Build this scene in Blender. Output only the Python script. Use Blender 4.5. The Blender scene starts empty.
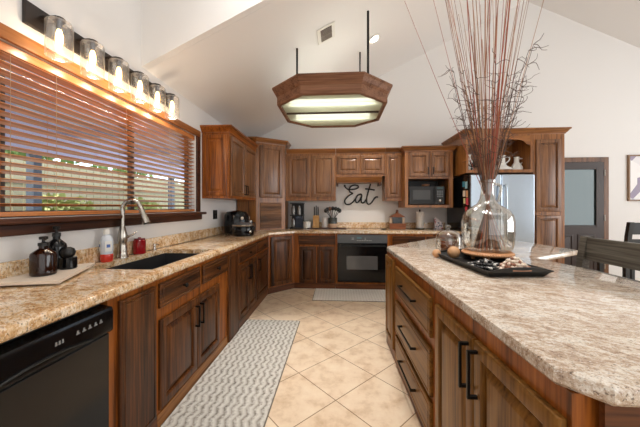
import bpy, bmesh, math, random
from mathutils import Vector, Matrix
random.seed(7)
PI = math.pi
R = math.radians
SC = bpy.context.scene
COL = SC.collection

# ------------------------------------------------------------------ camera, world, light
cam_d = bpy.data.cameras.new('camera'); cam = bpy.data.objects.new('camera', cam_d); COL.objects.link(cam)
cam.location = (0, 0, 1.28); cam.rotation_euler = (PI/2, 0, R(3.8))
cam_d.sensor_width = 36; cam_d.lens = 36*280/640; cam_d.shift_y = -6.5/640; cam_d.clip_start = 0.02
SC.camera = cam
SC.view_settings.view_transform = 'Standard'; SC.view_settings.look = 'None'
SC.view_settings.gamma = 1; SC.view_settings.use_curve_mapping = False
SC.view_settings.exposure = 0.2
SC.cycles.max_bounces = 10; SC.cycles.transparent_max_bounces = 24; SC.cycles.use_denoising = True
SC.cycles.caustics_reflective = False; SC.cycles.caustics_refractive = False; SC.cycles.sample_clamp_indirect = 6

W = bpy.data.worlds.new('world'); SC.world = W; W.use_nodes = True
W.node_tree.nodes['Background'].inputs[0].default_value = (0.80, 0.88, 1.0, 1)
W.node_tree.nodes['Background'].inputs[1].default_value = 4.0

def area(name, loc, rot, sx, sy, power, color=(1, 1, 1)):
    l = bpy.data.lights.new(name, 'AREA'); l.shape = 'RECTANGLE'; l.size = sx; l.size_y = sy; l.energy = power; l.color = color
    o = bpy.data.objects.new(name, l); COL.objects.link(o); o.location = loc; o.rotation_euler = rot
    return o
# added fill lights inside the solid walls, standing in for daylight of unseen windows
area('rear_fill_light', (2.2, -2.35, 1.75), (R(90), 0, 0), 5.6, 2.6, 50, (0.92, 0.965, 1.0))
area('side_fill_light', (7.0, 1.2, 1.7), (R(105), 0, R(90)), 4.6, 2.4, 148, (0.92, 0.965, 1.0))
area('overhead_fill_light', (2.2, -0.6, 5.15), (R(12), 0, 0), 4.4, 2.2, 30, (0.92, 0.965, 1.0))  # added overhead panel of fill light, with no window behind it
# added unseen spots above the frame, aimed to brighten floor and counters
for x, y, tx, ty, e, sz in ((-.15, .55, -.1, .9, 105, 64), (.9, .2, .9, 1.0, 110, 60), (-.2, 1.5, -.1, 3.55, 480, 56), (.6, 1.4, .5, 2.4, 180, 50)):
    l = bpy.data.lights.new('high_fill_spot', 'SPOT'); l.energy = e; l.spot_size = R(sz); l.spot_blend = .9; l.color = (1, .98, .95); l.shadow_soft_size = .16
    o = bpy.data.objects.new('high_fill_spot', l); COL.objects.link(o); o.location = (x, y, 5.25)
    o.rotation_euler = (Vector((tx, ty, 0))-o.location).to_track_quat('-Z', 'Y').to_euler()
sun = bpy.data.lights.new('sun', 'SUN'); sun.energy = 9.0; sun.angle = R(3); sun.color = (1, .95, .85)
so = bpy.data.objects.new('sun', sun); COL.objects.link(so); so.rotation_euler = (R(50), 0, R(-60))

# ------------------------------------------------------------------ materials
def lin(c):
    return tuple(((v/255)/12.92 if v/255 <= .04045 else ((v/255+.055)/1.055)**2.4) for v in c) + (1,)
MATS = {}
def newmat(name):
    m = bpy.data.materials.new(name); m.use_nodes = True
    nt = m.node_tree; b = nt.nodes['Principled BSDF']
    return m, nt, b
def plain(name, rgb, rough=.5, metal=0, spec=.5, bump=0, bscale=60, emit=None, estr=0, coat=0):
    if name in MATS: return MATS[name]
    m, nt, b = newmat(name)
    b.inputs['Base Color'].default_value = lin(rgb); b.inputs['Roughness'].default_value = rough
    b.inputs['Metallic'].default_value = metal; b.inputs['Specular IOR Level'].default_value = spec
    b.inputs['Coat Weight'].default_value = coat
    if emit: b.inputs['Emission Color'].default_value = lin(emit); b.inputs['Emission Strength'].default_value = estr
    n = nt.nodes.new('ShaderNodeTexNoise'); n.inputs['Scale'].default_value = bscale; n.inputs['Detail'].default_value = 4
    tc = nt.nodes.new('ShaderNodeTexCoord'); nt.links.new(tc.outputs['Object'], n.inputs['Vector'])
    if bump:
        bp = nt.nodes.new('ShaderNodeBump'); bp.inputs['Strength'].default_value = bump; bp.inputs['Distance'].default_value = .002
        nt.links.new(n.outputs['Fac'], bp.inputs['Height']); nt.links.new(bp.outputs[0], b.inputs['Normal'])
    else:
        mr = nt.nodes.new('ShaderNodeMapRange'); mr.inputs[3].default_value = max(0, rough-.04); mr.inputs[4].default_value = min(1, rough+.04)
        nt.links.new(n.outputs['Fac'], mr.inputs[0]); nt.links.new(mr.outputs[0], b.inputs['Roughness'])
    MATS[name] = m
    return m
def ramp(nt, stops):
    r = nt.nodes.new('ShaderNodeValToRGB'); e = r.color_ramp.elements
    while len(e) < len(stops): e.new(.5)
    for i, (p, c) in enumerate(stops): e[i].position = p; e[i].color = lin(c)
    return r
def wood(name, dark, mid, light, axis='z', rough=.36, fine=42, coat=.08):
    if name in MATS: return MATS[name]
    m, nt, b = newmat(name); L = nt.links.new
    tc = nt.nodes.new('ShaderNodeTexCoord'); oi = nt.nodes.new('ShaderNodeObjectInfo')
    ad = nt.nodes.new('ShaderNodeVectorMath'); ad.operation = 'MULTIPLY_ADD'
    ad.inputs[1].default_value = (1, 1, 1)
    sc = nt.nodes.new('ShaderNodeVectorMath'); sc.operation = 'SCALE'; sc.inputs[0].default_value = (13, 17, 7)
    L(oi.outputs['Random'], sc.inputs['Scale']); L(tc.outputs['Object'], ad.inputs[0]); L(sc.outputs[0], ad.inputs[2])
    def stretch(s, lng):
        mp = nt.nodes.new('ShaderNodeMapping')
        v = [s, s, s]; v['xyz'.index(axis)] = lng
        mp.inputs['Scale'].default_value = v; L(ad.outputs[0], mp.inputs[0]); return mp
    n1 = nt.nodes.new('ShaderNodeTexNoise'); n1.inputs['Scale'].default_value = 1; n1.inputs['Detail'].default_value = 3; n1.inputs['Distortion'].default_value = .7
    L(stretch(17, .8).outputs[0], n1.inputs['Vector'])
    n2 = nt.nodes.new('ShaderNodeTexNoise'); n2.inputs['Scale'].default_value = 1; n2.inputs['Detail'].default_value = 5
    L(stretch(fine*2.2, fine*.09).outputs[0], n2.inputs['Vector'])
    mx = nt.nodes.new('ShaderNodeMath'); mx.operation = 'MULTIPLY_ADD'; mx.inputs[1].default_value = .52
    ml = nt.nodes.new('ShaderNodeMath'); ml.operation = 'MULTIPLY'; ml.inputs[1].default_value = .48
    L(n2.outputs['Fac'], ml.inputs[0]); L(n1.outputs['Fac'], mx.inputs[0]); L(ml.outputs[0], mx.inputs[2])
    rp = ramp(nt, [(.36, dark), (.49, mid), (.66, light)])
    L(mx.outputs[0], rp.inputs[0]); L(rp.outputs[0], b.inputs['Base Color'])
    b.inputs['Roughness'].default_value = rough; b.inputs['Specular IOR Level'].default_value = .5 if rough < .33 else .28; b.inputs['Coat Weight'].default_value = coat; b.inputs['Coat Roughness'].default_value = .25
    bp = nt.nodes.new('ShaderNodeBump'); bp.inputs['Strength'].default_value = .12; bp.inputs['Distance'].default_value = .001
    L(n2.outputs['Fac'], bp.inputs['Height']); L(bp.outputs[0], b.inputs['Normal'])
    MATS[name] = m
    return m
def glassy(name, tint=(255, 255, 255), refl=.08, rough=.02, edge=.5, top=.75):
    """thin clear glass: mostly see-through, reflecting more at grazing angles"""
    if name in MATS: return MATS[name]
    m = bpy.data.materials.new(name); m.use_nodes = True; nt = m.node_tree; nt.nodes.clear(); L = nt.links.new
    o = nt.nodes.new('ShaderNodeOutputMaterial'); t = nt.nodes.new('ShaderNodeBsdfTransparent'); g = nt.nodes.new('ShaderNodeBsdfGlossy')
    t.inputs[0].default_value = lin(tint); g.inputs['Roughness'].default_value = rough
    lw = nt.nodes.new('ShaderNodeLayerWeight'); lw.inputs[0].default_value = edge
    mr = nt.nodes.new('ShaderNodeMapRange'); mr.inputs[3].default_value = refl; mr.inputs[4].default_value = top
    p = nt.nodes.new('ShaderNodeMath'); p.operation = 'POWER'; p.inputs[1].default_value = 2.2
    L(lw.outputs['Facing'], p.inputs[0]); L(p.outputs[0], mr.inputs[0])
    mx = nt.nodes.new('ShaderNodeMixShader'); L(mr.outputs[0], mx.inputs[0]); L(t.outputs[0], mx.inputs[1]); L(g.outputs[0], mx.inputs[2])
    L(mx.outputs[0], o.inputs[0]); MATS[name] = m
    return m

def granite(name, stops, scale=1.0, vein=(60, 45, 35), veinamt=.5, speck=((58, 44, 36), (240, 230, 212), (132, 84, 48))):
    m, nt, b = newmat(name); L = nt.links.new
    tc = nt.nodes.new('ShaderNodeTexCoord')
    mp = nt.nodes.new('ShaderNodeMapping'); mp.inputs['Scale'].default_value = (scale, scale, scale); mp.inputs['Rotation'].default_value = (0, 0, .5)
    L(tc.outputs['Object'], mp.inputs[0])
    st = nt.nodes.new('ShaderNodeMapping'); st.inputs['Scale'].default_value = (1, 1.9, 1.3); L(mp.outputs[0], st.inputs[0])
    a = nt.nodes.new('ShaderNodeTexNoise'); a.inputs['Scale'].default_value = 8; a.inputs['Detail'].default_value = 7; a.inputs['Roughness'].default_value = .62; a.inputs['Distortion'].default_value = 1.2
    c = nt.nodes.new('ShaderNodeTexNoise'); c.inputs['Scale'].default_value = 46; c.inputs['Detail'].default_value = 5; c.inputs['Roughness'].default_value = .7
    L(st.outputs[0], a.inputs[0]); L(st.outputs[0], c.inputs[0])
    mx = nt.nodes.new('ShaderNodeMath'); mx.operation = 'MULTIPLY_ADD'; mx.inputs[1].default_value = .52
    ml = nt.nodes.new('ShaderNodeMath'); ml.operation = 'MULTIPLY'; ml.inputs[1].default_value = .48
    L(c.outputs['Fac'], ml.inputs[0]); L(a.outputs['Fac'], mx.inputs[0]); L(ml.outputs[0], mx.inputs[2])
    rp = ramp(nt, stops); L(mx.outputs[0], rp.inputs[0])
    # dark mineral veins and flecks
    v = nt.nodes.new('ShaderNodeTexNoise'); v.inputs['Scale'].default_value = 11; v.inputs['Detail'].default_value = 8; v.inputs['Roughness'].default_value = .75; v.inputs['Distortion'].default_value = 2.0
    L(st.outputs[0], v.inputs[0])
    vr = nt.nodes.new('ShaderNodeValToRGB'); e = vr.color_ramp.elements
    e[0].position = .60; e[0].color = (0, 0, 0, 1); e[1].position = .70; e[1].color = (veinamt,)*3+(1,)
    L(v.outputs['Fac'], vr.inputs[0])
    mc = nt.nodes.new('ShaderNodeMix'); mc.data_type = 'RGBA'; mc.inputs[7].default_value = lin(vein)
    L(vr.outputs[0], mc.inputs[0]); L(rp.outputs[0], mc.inputs[6])
    last = mc.outputs[2]
    for sc_, thr, col, amt in ((95, .60, speck[0], .75), (130, .60, speck[1], .7), (60, .62, speck[2], .6)):
        q = nt.nodes.new('ShaderNodeTexNoise'); q.inputs['Scale'].default_value = sc_; q.inputs['Detail'].default_value = 2; q.inputs['Roughness'].default_value = .6; L(st.outputs[0], q.inputs[0])
        qr = nt.nodes.new('ShaderNodeValToRGB'); e = qr.color_ramp.elements; e[0].position = thr; e[0].color = (0, 0, 0, 1); e[1].position = thr+.05; e[1].color = (amt,)*3+(1,); L(q.outputs['Fac'], qr.inputs[0])
        mq = nt.nodes.new('ShaderNodeMix'); mq.data_type = 'RGBA'; mq.inputs[7].default_value = lin(col); L(qr.outputs[0], mq.inputs[0]); L(last, mq.inputs[6]); last = mq.outputs[2]
    L(last, b.inputs['Base Color'])
    b.inputs['Roughness'].default_value = .09; b.inputs['Specular IOR Level'].default_value = .85
    return m

GRAN_WARMLIT = granite('granite', [(.34, (118, 80, 48)), (.43, (196, 150, 100)), (.50, (222, 188, 144)), (.57, (240, 224, 200)), (.67, (176, 136, 98))], .8, (66, 48, 38), .85, ((70, 52, 40), (244, 236, 220), (150, 98, 58)))  # same stone as the island, with warm lamp light put into its colours
GRAN_I = granite('granite_island', [(.35, (128, 104, 86)), (.45, (182, 158, 136)), (.51, (202, 184, 164)), (.58, (226, 218, 206)), (.67, (160, 146, 134))], 1.3, (92, 80, 74), .75, ((84, 72, 64), (238, 234, 228), (150, 116, 88)))
DOOR = wood('stained_oak', (32, 17, 8), (76, 42, 18), (120, 72, 34), 'z')
DOORH = wood('stained_oak_cross', (32, 17, 8), (76, 42, 18), (120, 72, 34), 'x')
FRAME = wood('frame_oak', (84, 44, 13), (142, 78, 26), (178, 106, 42), 'z')
FRAMEH = wood('frame_oak_cross', (84, 44, 13), (142, 78, 26), (178, 106, 42), 'x')
UDOOR = wood('upper_oak', (74, 45, 24), (122, 80, 48), (154, 110, 74), 'z', .3)
UDOORH = wood('upper_oak_cross', (74, 45, 24), (122, 80, 48), (154, 110, 74), 'x', .3)
UFRAME = wood('upper_frame_oak', (86, 50, 20), (138, 86, 40), (170, 112, 60), 'z', .3)
UFRAMEH = wood('upper_frame_oak_cross', (86, 50, 20), (138, 86, 40), (170, 112, 60), 'x', .3)
IDOOR = wood('island_oak', (70, 44, 16), (120, 80, 34), (146, 104, 50), 'z', .35)
IDOORH = wood('island_oak_cross', (70, 44, 16), (120, 80, 34), (146, 104, 50), 'x', .35)
BLINDW = wood('blind_wood', (168, 96, 48), (206, 130, 74), (222, 154, 98), 'y', .25, 30, .3)
DARKW = wood('dark_trim', (38, 20, 12), (66, 36, 22), (90, 52, 32), 'y', .35)
CASEW = wood('casing_oak', (118, 68, 32), (152, 94, 50), (176, 118, 68), 'y', .4)
STOOLW = wood('weathered_dark', (48, 44, 38), (80, 74, 66), (112, 108, 98), 'x', .42)
BLACK = plain('black_gloss', (14, 14, 15), .14, 0, .35)
BLACKM = plain('black_matte', (20, 19, 18), .45)
IRON = plain('black_iron', (24, 22, 20), .4, .6)
NICKEL = plain('brushed_nickel', (182, 176, 166), .24, 1)
STEEL = plain('stainless', (178, 190, 202), .24, 1)
STEELD = plain('dark_steel', (86, 90, 96), .28, .9)
WALLP = plain('wall_paint', (232, 229, 226), .75, bump=.12, bscale=180)
CEILP = plain('ceiling_paint', (238, 235, 232), .8, bump=.15, bscale=120)
WHITE = plain('white_glaze', (236, 234, 228), .3)
WHITEP = plain('white_paint', (232, 228, 220), .5)
GLASS = glassy('clear_glass', (250, 252, 250))
DEMI = glassy('bottle_glass', (238, 232, 222), .16, .03, .72)
PANE = glassy('window_glass', (240, 244, 244), .015, .02, .3, .2)
SHADE = glassy('shade_glass', (255, 252, 247), .20, .28, .35)

# ------------------------------------------------------------------ mesh helpers
def bx(bm, x0, x1, y0, y1, z0, z1, bev=0):
    x0, x1 = min(x0, x1), max(x0, x1); y0, y1 = min(y0, y1), max(y0, y1); z0, z1 = min(z0, z1), max(z0, z1)
    v = [bm.verts.new(p) for p in ((x0,y0,z0),(x1,y0,z0),(x1,y1,z0),(x0,y1,z0),(x0,y0,z1),(x1,y0,z1),(x1,y1,z1),(x0,y1,z1))]
    fs = [bm.faces.new([v[i] for i in q]) for q in ((0,3,2,1),(4,5,6,7),(0,1,5,4),(1,2,6,5),(2,3,7,6),(3,0,4,7))]
    if bev:
        es = list({e for f in fs for e in f.edges})
        bmesh.ops.bevel(bm, geom=es, offset=bev, segments=2, affect='EDGES', profile=.5)
def prism(bm, pts, z0, z1):
    a = [bm.verts.new((x, y, z0)) for x, y in pts]; b = [bm.verts.new((x, y, z1)) for x, y in pts]
    n = len(pts); bm.faces.new(a[::-1]); bm.faces.new(b)
    for i in range(n): bm.faces.new((a[i], a[(i+1) % n], b[(i+1) % n], b[i]))
def loft(bm, loops, cap0=True, cap1=True, closed=True):
    vs = [[bm.verts.new(p) for p in lp] for lp in loops]
    n = len(vs[0])
    for a, b in zip(vs, vs[1:]):
        for i in range(n if closed else n-1): bm.faces.new((a[i], a[(i+1) % n], b[(i+1) % n], b[i]))
    if cap0: bm.faces.new(vs[0][::-1])
    if cap1: bm.faces.new(vs[-1])
    return vs
def lathe(bm, prof, n=24, c=(0, 0, 0), cap=True, axis=None):
    loops = []
    for r, z in prof:
        lp = [Vector((max(r, 1e-4)*math.cos(2*PI*i/n), max(r, 1e-4)*math.sin(2*PI*i/n), z)) for i in range(n)]
        if axis is not None:
            q = Vector((0, 0, 1)).rotation_difference(Vector(axis)); lp = [q @ p for p in lp]
        loops.append([p+Vector(c) for p in lp])
    loft(bm, loops, cap, cap)
def cyl(bm, p0, p1, r, n=14, r1=None):
    p0, p1 = Vector(p0), Vector(p1); d = p1-p0
    lathe(bm, [(r, 0), (r if r1 is None else r1, d.length)], n, p0, True, d.normalized())
def spline(pts, k=6):
    P = [Vector(p) for p in pts]; out = []
    for i in range(len(P)-1):
        p0 = P[max(i-1, 0)]; p1 = P[i]; p2 = P[i+1]; p3 = P[min(i+2, len(P)-1)]
        for j in range(k):
            t = j/k
            out.append(.5*((2*p1)+(p2-p0)*t+(2*p0-5*p1+4*p2-p3)*t*t+(3*p1-p0-3*p2+p3)*t**3))
    out.append(P[-1]); return out
def tube(bm, pts, r, n=8, r1=None):
    P = [Vector(p) for p in pts]; m = len(P); loops = []
    t0 = (P[1]-P[0]).normalized(); u = t0.orthogonal().normalized()
    for i, p in enumerate(P):
        t = (P[min(i+1, m-1)]-P[max(i-1, 0)]).normalized()
        u = (u-t*u.dot(t)).normalized(); w = t.cross(u)
        rr = r if r1 is None else r+(r1-r)*i/(m-1)
        if callable(r): rr = r(i/(m-1))
        loops.append([p+(u*math.cos(2*PI*k/n)+w*math.sin(2*PI*k/n))*rr for k in range(n)])
    loft(bm, loops)
def ball(bm, c, r, sub=2, s=(1, 1, 1)):
    q = bmesh.ops.create_icosphere(bm, subdivisions=sub, radius=r)
    for v in q['verts']: v.co = Vector((v.co.x*s[0], v.co.y*s[1], v.co.z*s[2]))+Vector(c)
def poff(pts, d):
    """inset a counter-clockwise polygon by d"""
    n = len(pts); out = []
    for i in range(n):
        p0, p1, p2 = Vector(pts[i-1]), Vector(pts[i]), Vector(pts[(i+1) % n])
        a = (p1-p0).normalized(); b = (p2-p1).normalized()
        na = Vector((-a.y, a.x)); nb = Vector((-b.y, b.x))
        k = (na+nb); k = k/max(k.dot(na), .2) if k.length > 1e-6 else na
        out.append(tuple(p1+k*d))
    return out
def slab(bm, pts, z0, z1, hole=None, r=.012):
    """stone top with a rounded edge, pts counter-clockwise"""
    h = z1-z0
    lay = [(.006, z0), (.0, z0+.008), (0, z1-r), (r*.3, z1-r*.3), (r, z1)]
    loops = [[(x, y, z) for x, y in poff(pts, d)] for d, z in lay]
    vs = loft(bm, loops, False, False)
    def cap(loop, z, hv):
        es = [bm.edges.get((loop[i], loop[(i+1) % len(loop)])) for i in range(len(loop))]
        if hv: es += [bm.edges.get((hv[i], hv[(i+1) % len(hv)])) for i in range(len(hv))]
        bmesh.ops.triangle_fill(bm, edges=es, use_beauty=True)
    ht = hb = None
    if hole:
        hb = [bm.verts.new((x, y, z0)) for x, y in hole]; ht = [bm.verts.new((x, y, z1)) for x, y in hole]
        for i in range(len(hole)): bm.faces.new((hb[i], ht[i], ht[(i+1) % len(hole)], hb[(i+1) % len(hole)]))
    cap(vs[-1], z1, ht); cap(vs[0], z0, hb)

def link(name, bm, mat, parent=None, loc=None, rotz=0, smooth=None, label=None):
    bmesh.ops.recalc_face_normals(bm, faces=bm.faces)
    me = bpy.data.meshes.new(name); bm.to_mesh(me); bm.free()
    for m in (mat if isinstance(mat, (list, tuple)) else [mat]): me.materials.append(m)
    if smooth is not None:
        me.polygons.foreach_set('use_smooth', [True]*len(me.polygons)); me.set_sharp_from_angle(angle=R(smooth))
    o = bpy.data.objects.new(name, me); COL.objects.link(o)
    if parent: o.parent = parent
    if loc: o.location = loc
    if rotz: o.rotation_euler = (0, 0, rotz)
    if label: o['label'] = label
    return o
def BM(): return bmesh.new()
def tag(o, label, cat, group=None):
    o['label'] = label; o['category'] = cat
    if group: o['group'] = group
    return o
def thing(name, label, cat, loc=(0, 0, 0), rotz=0, group=None):
    o = bpy.data.objects.new(name, None); COL.objects.link(o); o.location = loc; o.rotation_euler = (0, 0, rotz)
    o.empty_display_size = .05
    return tag(o, label, cat, group)
def struct(name, bm, mat, smooth=None):
    o = link(name, bm, mat, smooth=smooth); o['kind'] = 'structure'; return o
def box_obj(name, mat, parent, *a, **k):
    bm = BM(); bx(bm, *a, bev=k.pop('bev', 0)); return link(name, bm, mat, parent, **k)

# ------------------------------------------------------------------ room shell
XL, YB = -1.64, 5.0            # kitchen wall planes
EAVE, SL, XR, ZR = 2.45, .484, 3.2, 2.45+.484*(3.2+1.64)
YH = 2.29                       # where the lower vault ends
def tile_mat():
    m, nt, b = newmat('floor_tile'); L = nt.links.new
    tc = nt.nodes.new('ShaderNodeTexCoord'); mp = nt.nodes.new('ShaderNodeMapping')
    c = Vector((-.019, 1.856, 0)); rot = Matrix.Rotation(R(-45), 3, 'Z'); off = rot @ c
    mp.inputs['Rotation'].default_value = (0, 0, R(-45)); mp.inputs['Location'].default_value = (-off.x, -off.y, 0)
    L(tc.outputs['Object'], mp.inputs[0])
    br = nt.nodes.new('ShaderNodeTexBrick'); br.offset = 0; br.squash = 1
    br.inputs['Scale'].default_value = 1; br.inputs['Brick Width'].default_value = .408; br.inputs['Row Height'].default_value = .408
    br.inputs['Mortar Size'].default_value = .0032; br.inputs['Mortar Smooth'].default_value = .1; br.inputs['Bias'].default_value = 0
    br.inputs['Color1'].default_value = lin((238, 219, 196)); br.inputs['Color2'].default_value = lin((233, 211, 186)); br.inputs['Mortar'].default_value = lin((146, 116, 88))
    L(mp.outputs[0], br.inputs['Vector'])
    n = nt.nodes.new('ShaderNodeTexNoise'); n.inputs['Scale'].default_value = 7; n.inputs['Detail'].default_value = 6; n.inputs['Roughness'].default_value = .65; L(tc.outputs['Object'], n.inputs[0])
    rp = ramp(nt, [(.3, (216, 200, 182)), (.5, (246, 240, 232)), (.7, (255, 255, 250))]); L(n.outputs['Fac'], rp.inputs[0])
    mx = nt.nodes.new('ShaderNodeMix'); mx.data_type = 'RGBA'; mx.blend_type = 'MULTIPLY'; mx.inputs[0].default_value = 1
    L(br.outputs['Color'], mx.inputs[6]); L(rp.outputs[0], mx.inputs[7]); L(mx.outputs[2], b.inputs['Base Color'])
    b.inputs['Roughness'].default_value = .38
    bp = nt.nodes.new('ShaderNodeBump'); bp.inputs['Strength'].default_value = .3; bp.inputs['Distance'].default_value = .003; bp.invert = True
    L(br.outputs['Fac'], bp.inputs['Height']); L(bp.outputs[0], b.inputs['Normal'])
    return m
bm = BM(); bx(bm, -1.76, 7.3, -2.6, 5.12, -.1, 0); struct('floor', bm, tile_mat())
WY0, WY1, WZ0, WZ1 = .35, 3.12, 1.225, 2.10     # window opening
bm = BM()
bx(bm, XL-.12, XL, -2.6, YB, 0, WZ0); bx(bm, XL-.12, XL, -2.6, WY0, WZ0, WZ1); bx(bm, XL-.12, XL, WY1, YB, WZ0, WZ1)
bx(bm, XL-.12, XL, -2.6, YB, WZ1, EAVE); bx(bm, XL-.12, XL, -2.6, YH, EAVE, 5.3)
struct('wall_left', bm, WALLP)
bm = BM()
vb = [(XL-.12, 0), (7.3, 0), (7.3, ZR-SL*(7.3-XR)), (XR, ZR), (XL-.12, EAVE-SL*.12)]
loft(bm, [[(x, YB, z) for x, z in vb], [(x, YB+.12, z) for x, z in vb]]); struct('wall_back', bm, WALLP)
bm = BM(); bx(bm, 7.3, 7.42, -2.6, 5.12, 0, 5.3); struct('wall_right', bm, WALLP)
bm = BM(); bx(bm, -1.76, 7.42, -2.72, -2.6, 0, 5.3); struct('wall_front', bm, WALLP)
cp = [(XL, EAVE), (XR, ZR), (7.3, ZR-SL*(7.3-XR)), (7.3, ZR-SL*(7.3-XR)+.1), (XR, ZR+.1), (XL-.12, EAVE-.06+.1)]
bm = BM(); loft(bm, [[(x, YH, z) for x, z in cp], [(x, YB, z) for x, z in cp]]); struct('ceiling', bm, CEILP)
hp = [(XL, EAVE+.001), (XR, ZR+.001), (7.3, ZR-SL*(7.3-XR)+.001), (7.3, 5.3), (XL, 5.3)]
bm = BM(); loft(bm, [[(x, YH-.06, z) for x, z in hp], [(x, YH-.001, z) for x, z in hp]]); struct('wall_upper', bm, CEILP)
bm = BM(); bx(bm, -1.76, 7.42, -2.72, YH, 5.3, 5.4); o = struct('ceiling_high', bm, CEILP)
bm = BM(); bx(bm, 4.52, 7.29, YB-.016, YB-.001, 0, .10); struct('baseboard_back', bm, WHITEP)

# window: casing, stool, sashes and panes
bm = BM()
bx(bm, XL, XL+.022, WY0-.08, WY1+.075, WZ1, WZ1+.068, .004); struct('trim_1', bm, CASEW)
bm = BM(); bx(bm, XL, XL+.02, WY1, WY1+.075, WZ0, WZ1, .003); bx(bm, XL, XL+.02, WY0-.08, WY0, WZ0, WZ1, .003); struct('trim_2', bm, DARKW)
bm = BM(); bx(bm, XL, XL+.075, WY0-.12, WY1+.115, WZ0-.03, WZ0-.002, .006); bx(bm, XL, XL+.03, WY0-.1, WY1+.095, WZ0-.09, WZ0-.031, .006); struct('trim_3', bm, DARKW)
t = thing('window_1', 'wide kitchen window over the sink', 'window', (0, 0, 0)); t['kind'] = 'structure'
bm = BM()
for y in (WY0, 1.30, 2.22, WY1-.04): bx(bm, XL-.115, XL-.085, y, y+.04, WZ0, WZ1)
bx(bm, XL-.114, XL-.086, WY0, WY1, WZ0, WZ0+.035); bx(bm, XL-.114, XL-.086, WY0, WY1, WZ1-.035, WZ1)
link('window_frame', bm, plain('bronze_frame', (74, 62, 54), .4), t)
bm = BM(); bx(bm, XL-.102, XL-.098, WY0+.02, WY1-.02, WZ0+.02, WZ1-.02); link('window_pane', bm, PANE, t)

# wooden blind inside the opening
t = thing('wooden_window_blind', 'brown wooden slatted blind across the wide window above the sink', 'blind', (XL, WY0, WZ0))
wl = WY1-WY0
bm = BM(); bx(bm, -.055, -.008, .01, wl-.01, .825, .870, .003); link('headrail', bm, BLINDW, t)
bm = BM(); n = 19; ang = R(15)
for i in range(n):
    z = .066+i*(.745/(n-1)); c, s = math.cos(ang), math.sin(ang)
    lo = []
    for y in (.012, wl-.012):
        lo.append([(-.033+u*c-v*s*1, y, z+u*s+v) for u, v in ((-.025, -.0013), (0, .0012), (.025, -.0013), (.025, .0015), (0, .004), (-.025, .0015))])
    loft(bm, lo)
link('slats', bm, BLINDW, t)
bm = BM(); bx(bm, -.058, -.006, .012, wl-.012, .006, .030, .004); link('bottom_rail', bm, BLINDW, t)
for y in (.35, .95, 1.18, 1.72, 2.28, 2.68):
    for x in (-.0045, -.0615):
        bm = BM(); cyl(bm, (x, y, .03), (x, y, .83), .0014, 5); link('ladder_cord', bm, plain('cord', (170, 130, 92), .8), t)

# outdoors beyond the window
bm = BM(); bx(bm, -30, -1.78, -12, 22, -.25, -.15); o = struct('ground_outside', bm, plain('lawn', (120, 128, 72), .95, bump=.6, bscale=20))
bm = BM(); bx(bm, -4.6, -1.80, -3, 9, -.149, -.10); struct('floor_patio', bm, plain('concrete', (176, 170, 160), .9, bump=.3))
t = thing('patio_cover', 'lavender grey patio roof on posts outside the kitchen window', 'patio roof', (-3.2, 3, 0))
bm = BM(); bx(bm, -1.5, 1.40, -6, 6, 2.55, 2.65)
for i in range(9): bx(bm, -1.5, 1.40, -5.9+i*1.45, -5.8+i*1.45, 2.42, 2.55)
bx(bm, -1.5, -1.36, -6, 6, 2.12, 2.55); link('roof', bm, plain('lavender_paint', (186, 178, 200), .7), t)
for y in (-2.2, 0.9, 4.4):
    bm = BM(); bx(bm, -1.48, -1.36, y, y+.12, -.1, 2.12); link('post', bm, plain('grey_post', (74, 80, 92), .6), t)
t = thing('garden_fence', 'tan board fence at the back of the garden', 'fence', (-6.3, 3, -.15))
bm = BM()
for i in range(90): bx(bm, 0, .02, -8+i*.2, -8+i*.2+.185, 0, 2.35+.015*((i*7) % 3))
bx(bm, .02, .06, -8, 10, .4, .48); bx(bm, .02, .06, -8, 10, 1.9, 1.98)
link('boards', bm, plain('fence_wood', (158, 146, 116), .85, bump=.3), t)
LEAF = plain('leaf_green', (104, 122, 60), .7); LEAF2 = plain('leaf_olive', (148, 150, 84), .7)
def leaves(bm, c, r, n, s=.09):
    for _ in range(n):
        d = Vector((random.gauss(0, 1), random.gauss(0, 1), random.gauss(0, 1))).normalized()*(random.random()**.4)
        p = Vector(c)+Vector((d.x*r[0], d.y*r[1], d.z*r[2]))
        a = Vector((random.gauss(0, 1), random.gauss(0, 1), random.gauss(0, 1))).normalized(); b = a.orthogonal().normalized()
        q = [bm.verts.new(p+a*s+b*0), bm.verts.new(p+b*s*.5), bm.verts.new(p-a*s), bm.verts.new(p-b*s*.5)]
        bm.faces.new(q)
for i, (x, y, h, r, lab) in enumerate([(-8.2, 2.2, 2.6, 1.5, 'leafy green tree nearest the left edge of the kitchen window view'), (-8.2, 6.0, 3.0, 1.5, 'broad green tree in the garden behind the middle of the blind'), (-8.2, 9.6, 2.4, 1.6, 'green tree in the garden behind the far end of the blind')]):
    t = thing('garden_tree', lab, 'tree', (x, y, -.15), 0, 'garden trees')
    bm = BM(); tube(bm, [(0, 0, 0), (.05, 0, h*.4), (-.03, .05, h*.8)], .10, 8, .05); link('trunk', bm, plain('bark', (96, 78, 60), .9), t)
    bm = BM(); leaves(bm, (0, 0, h), (r, r, r*.75), 900, .13); link('crown', bm, LEAF, t)
for i, (x, y, lab) in enumerate([(-5.42, .6, 'olive shrub near the patio, first from the camera'), (-5.45, 2.9, 'olive shrub behind the sink faucet outside'), (-5.42, 5.2, 'olive shrub outside beyond the far half of the window'), (-5.42, 7.4, 'olive shrub farthest along the patio edge')]):
    bm = BM(); leaves(bm, (0, 0, .85), (.56, .85, .85), 1300, .09)
    for k in range(5): tube(bm, [(0, 0, 0), (random.uniform(-.3, .3), random.uniform(-.3, .3), .6)], .015, 5)
    tag(link('garden_shrub', bm, LEAF2, loc=(x, y, -.15)), lab, 'shrub', 'garden shrubs')

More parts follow.
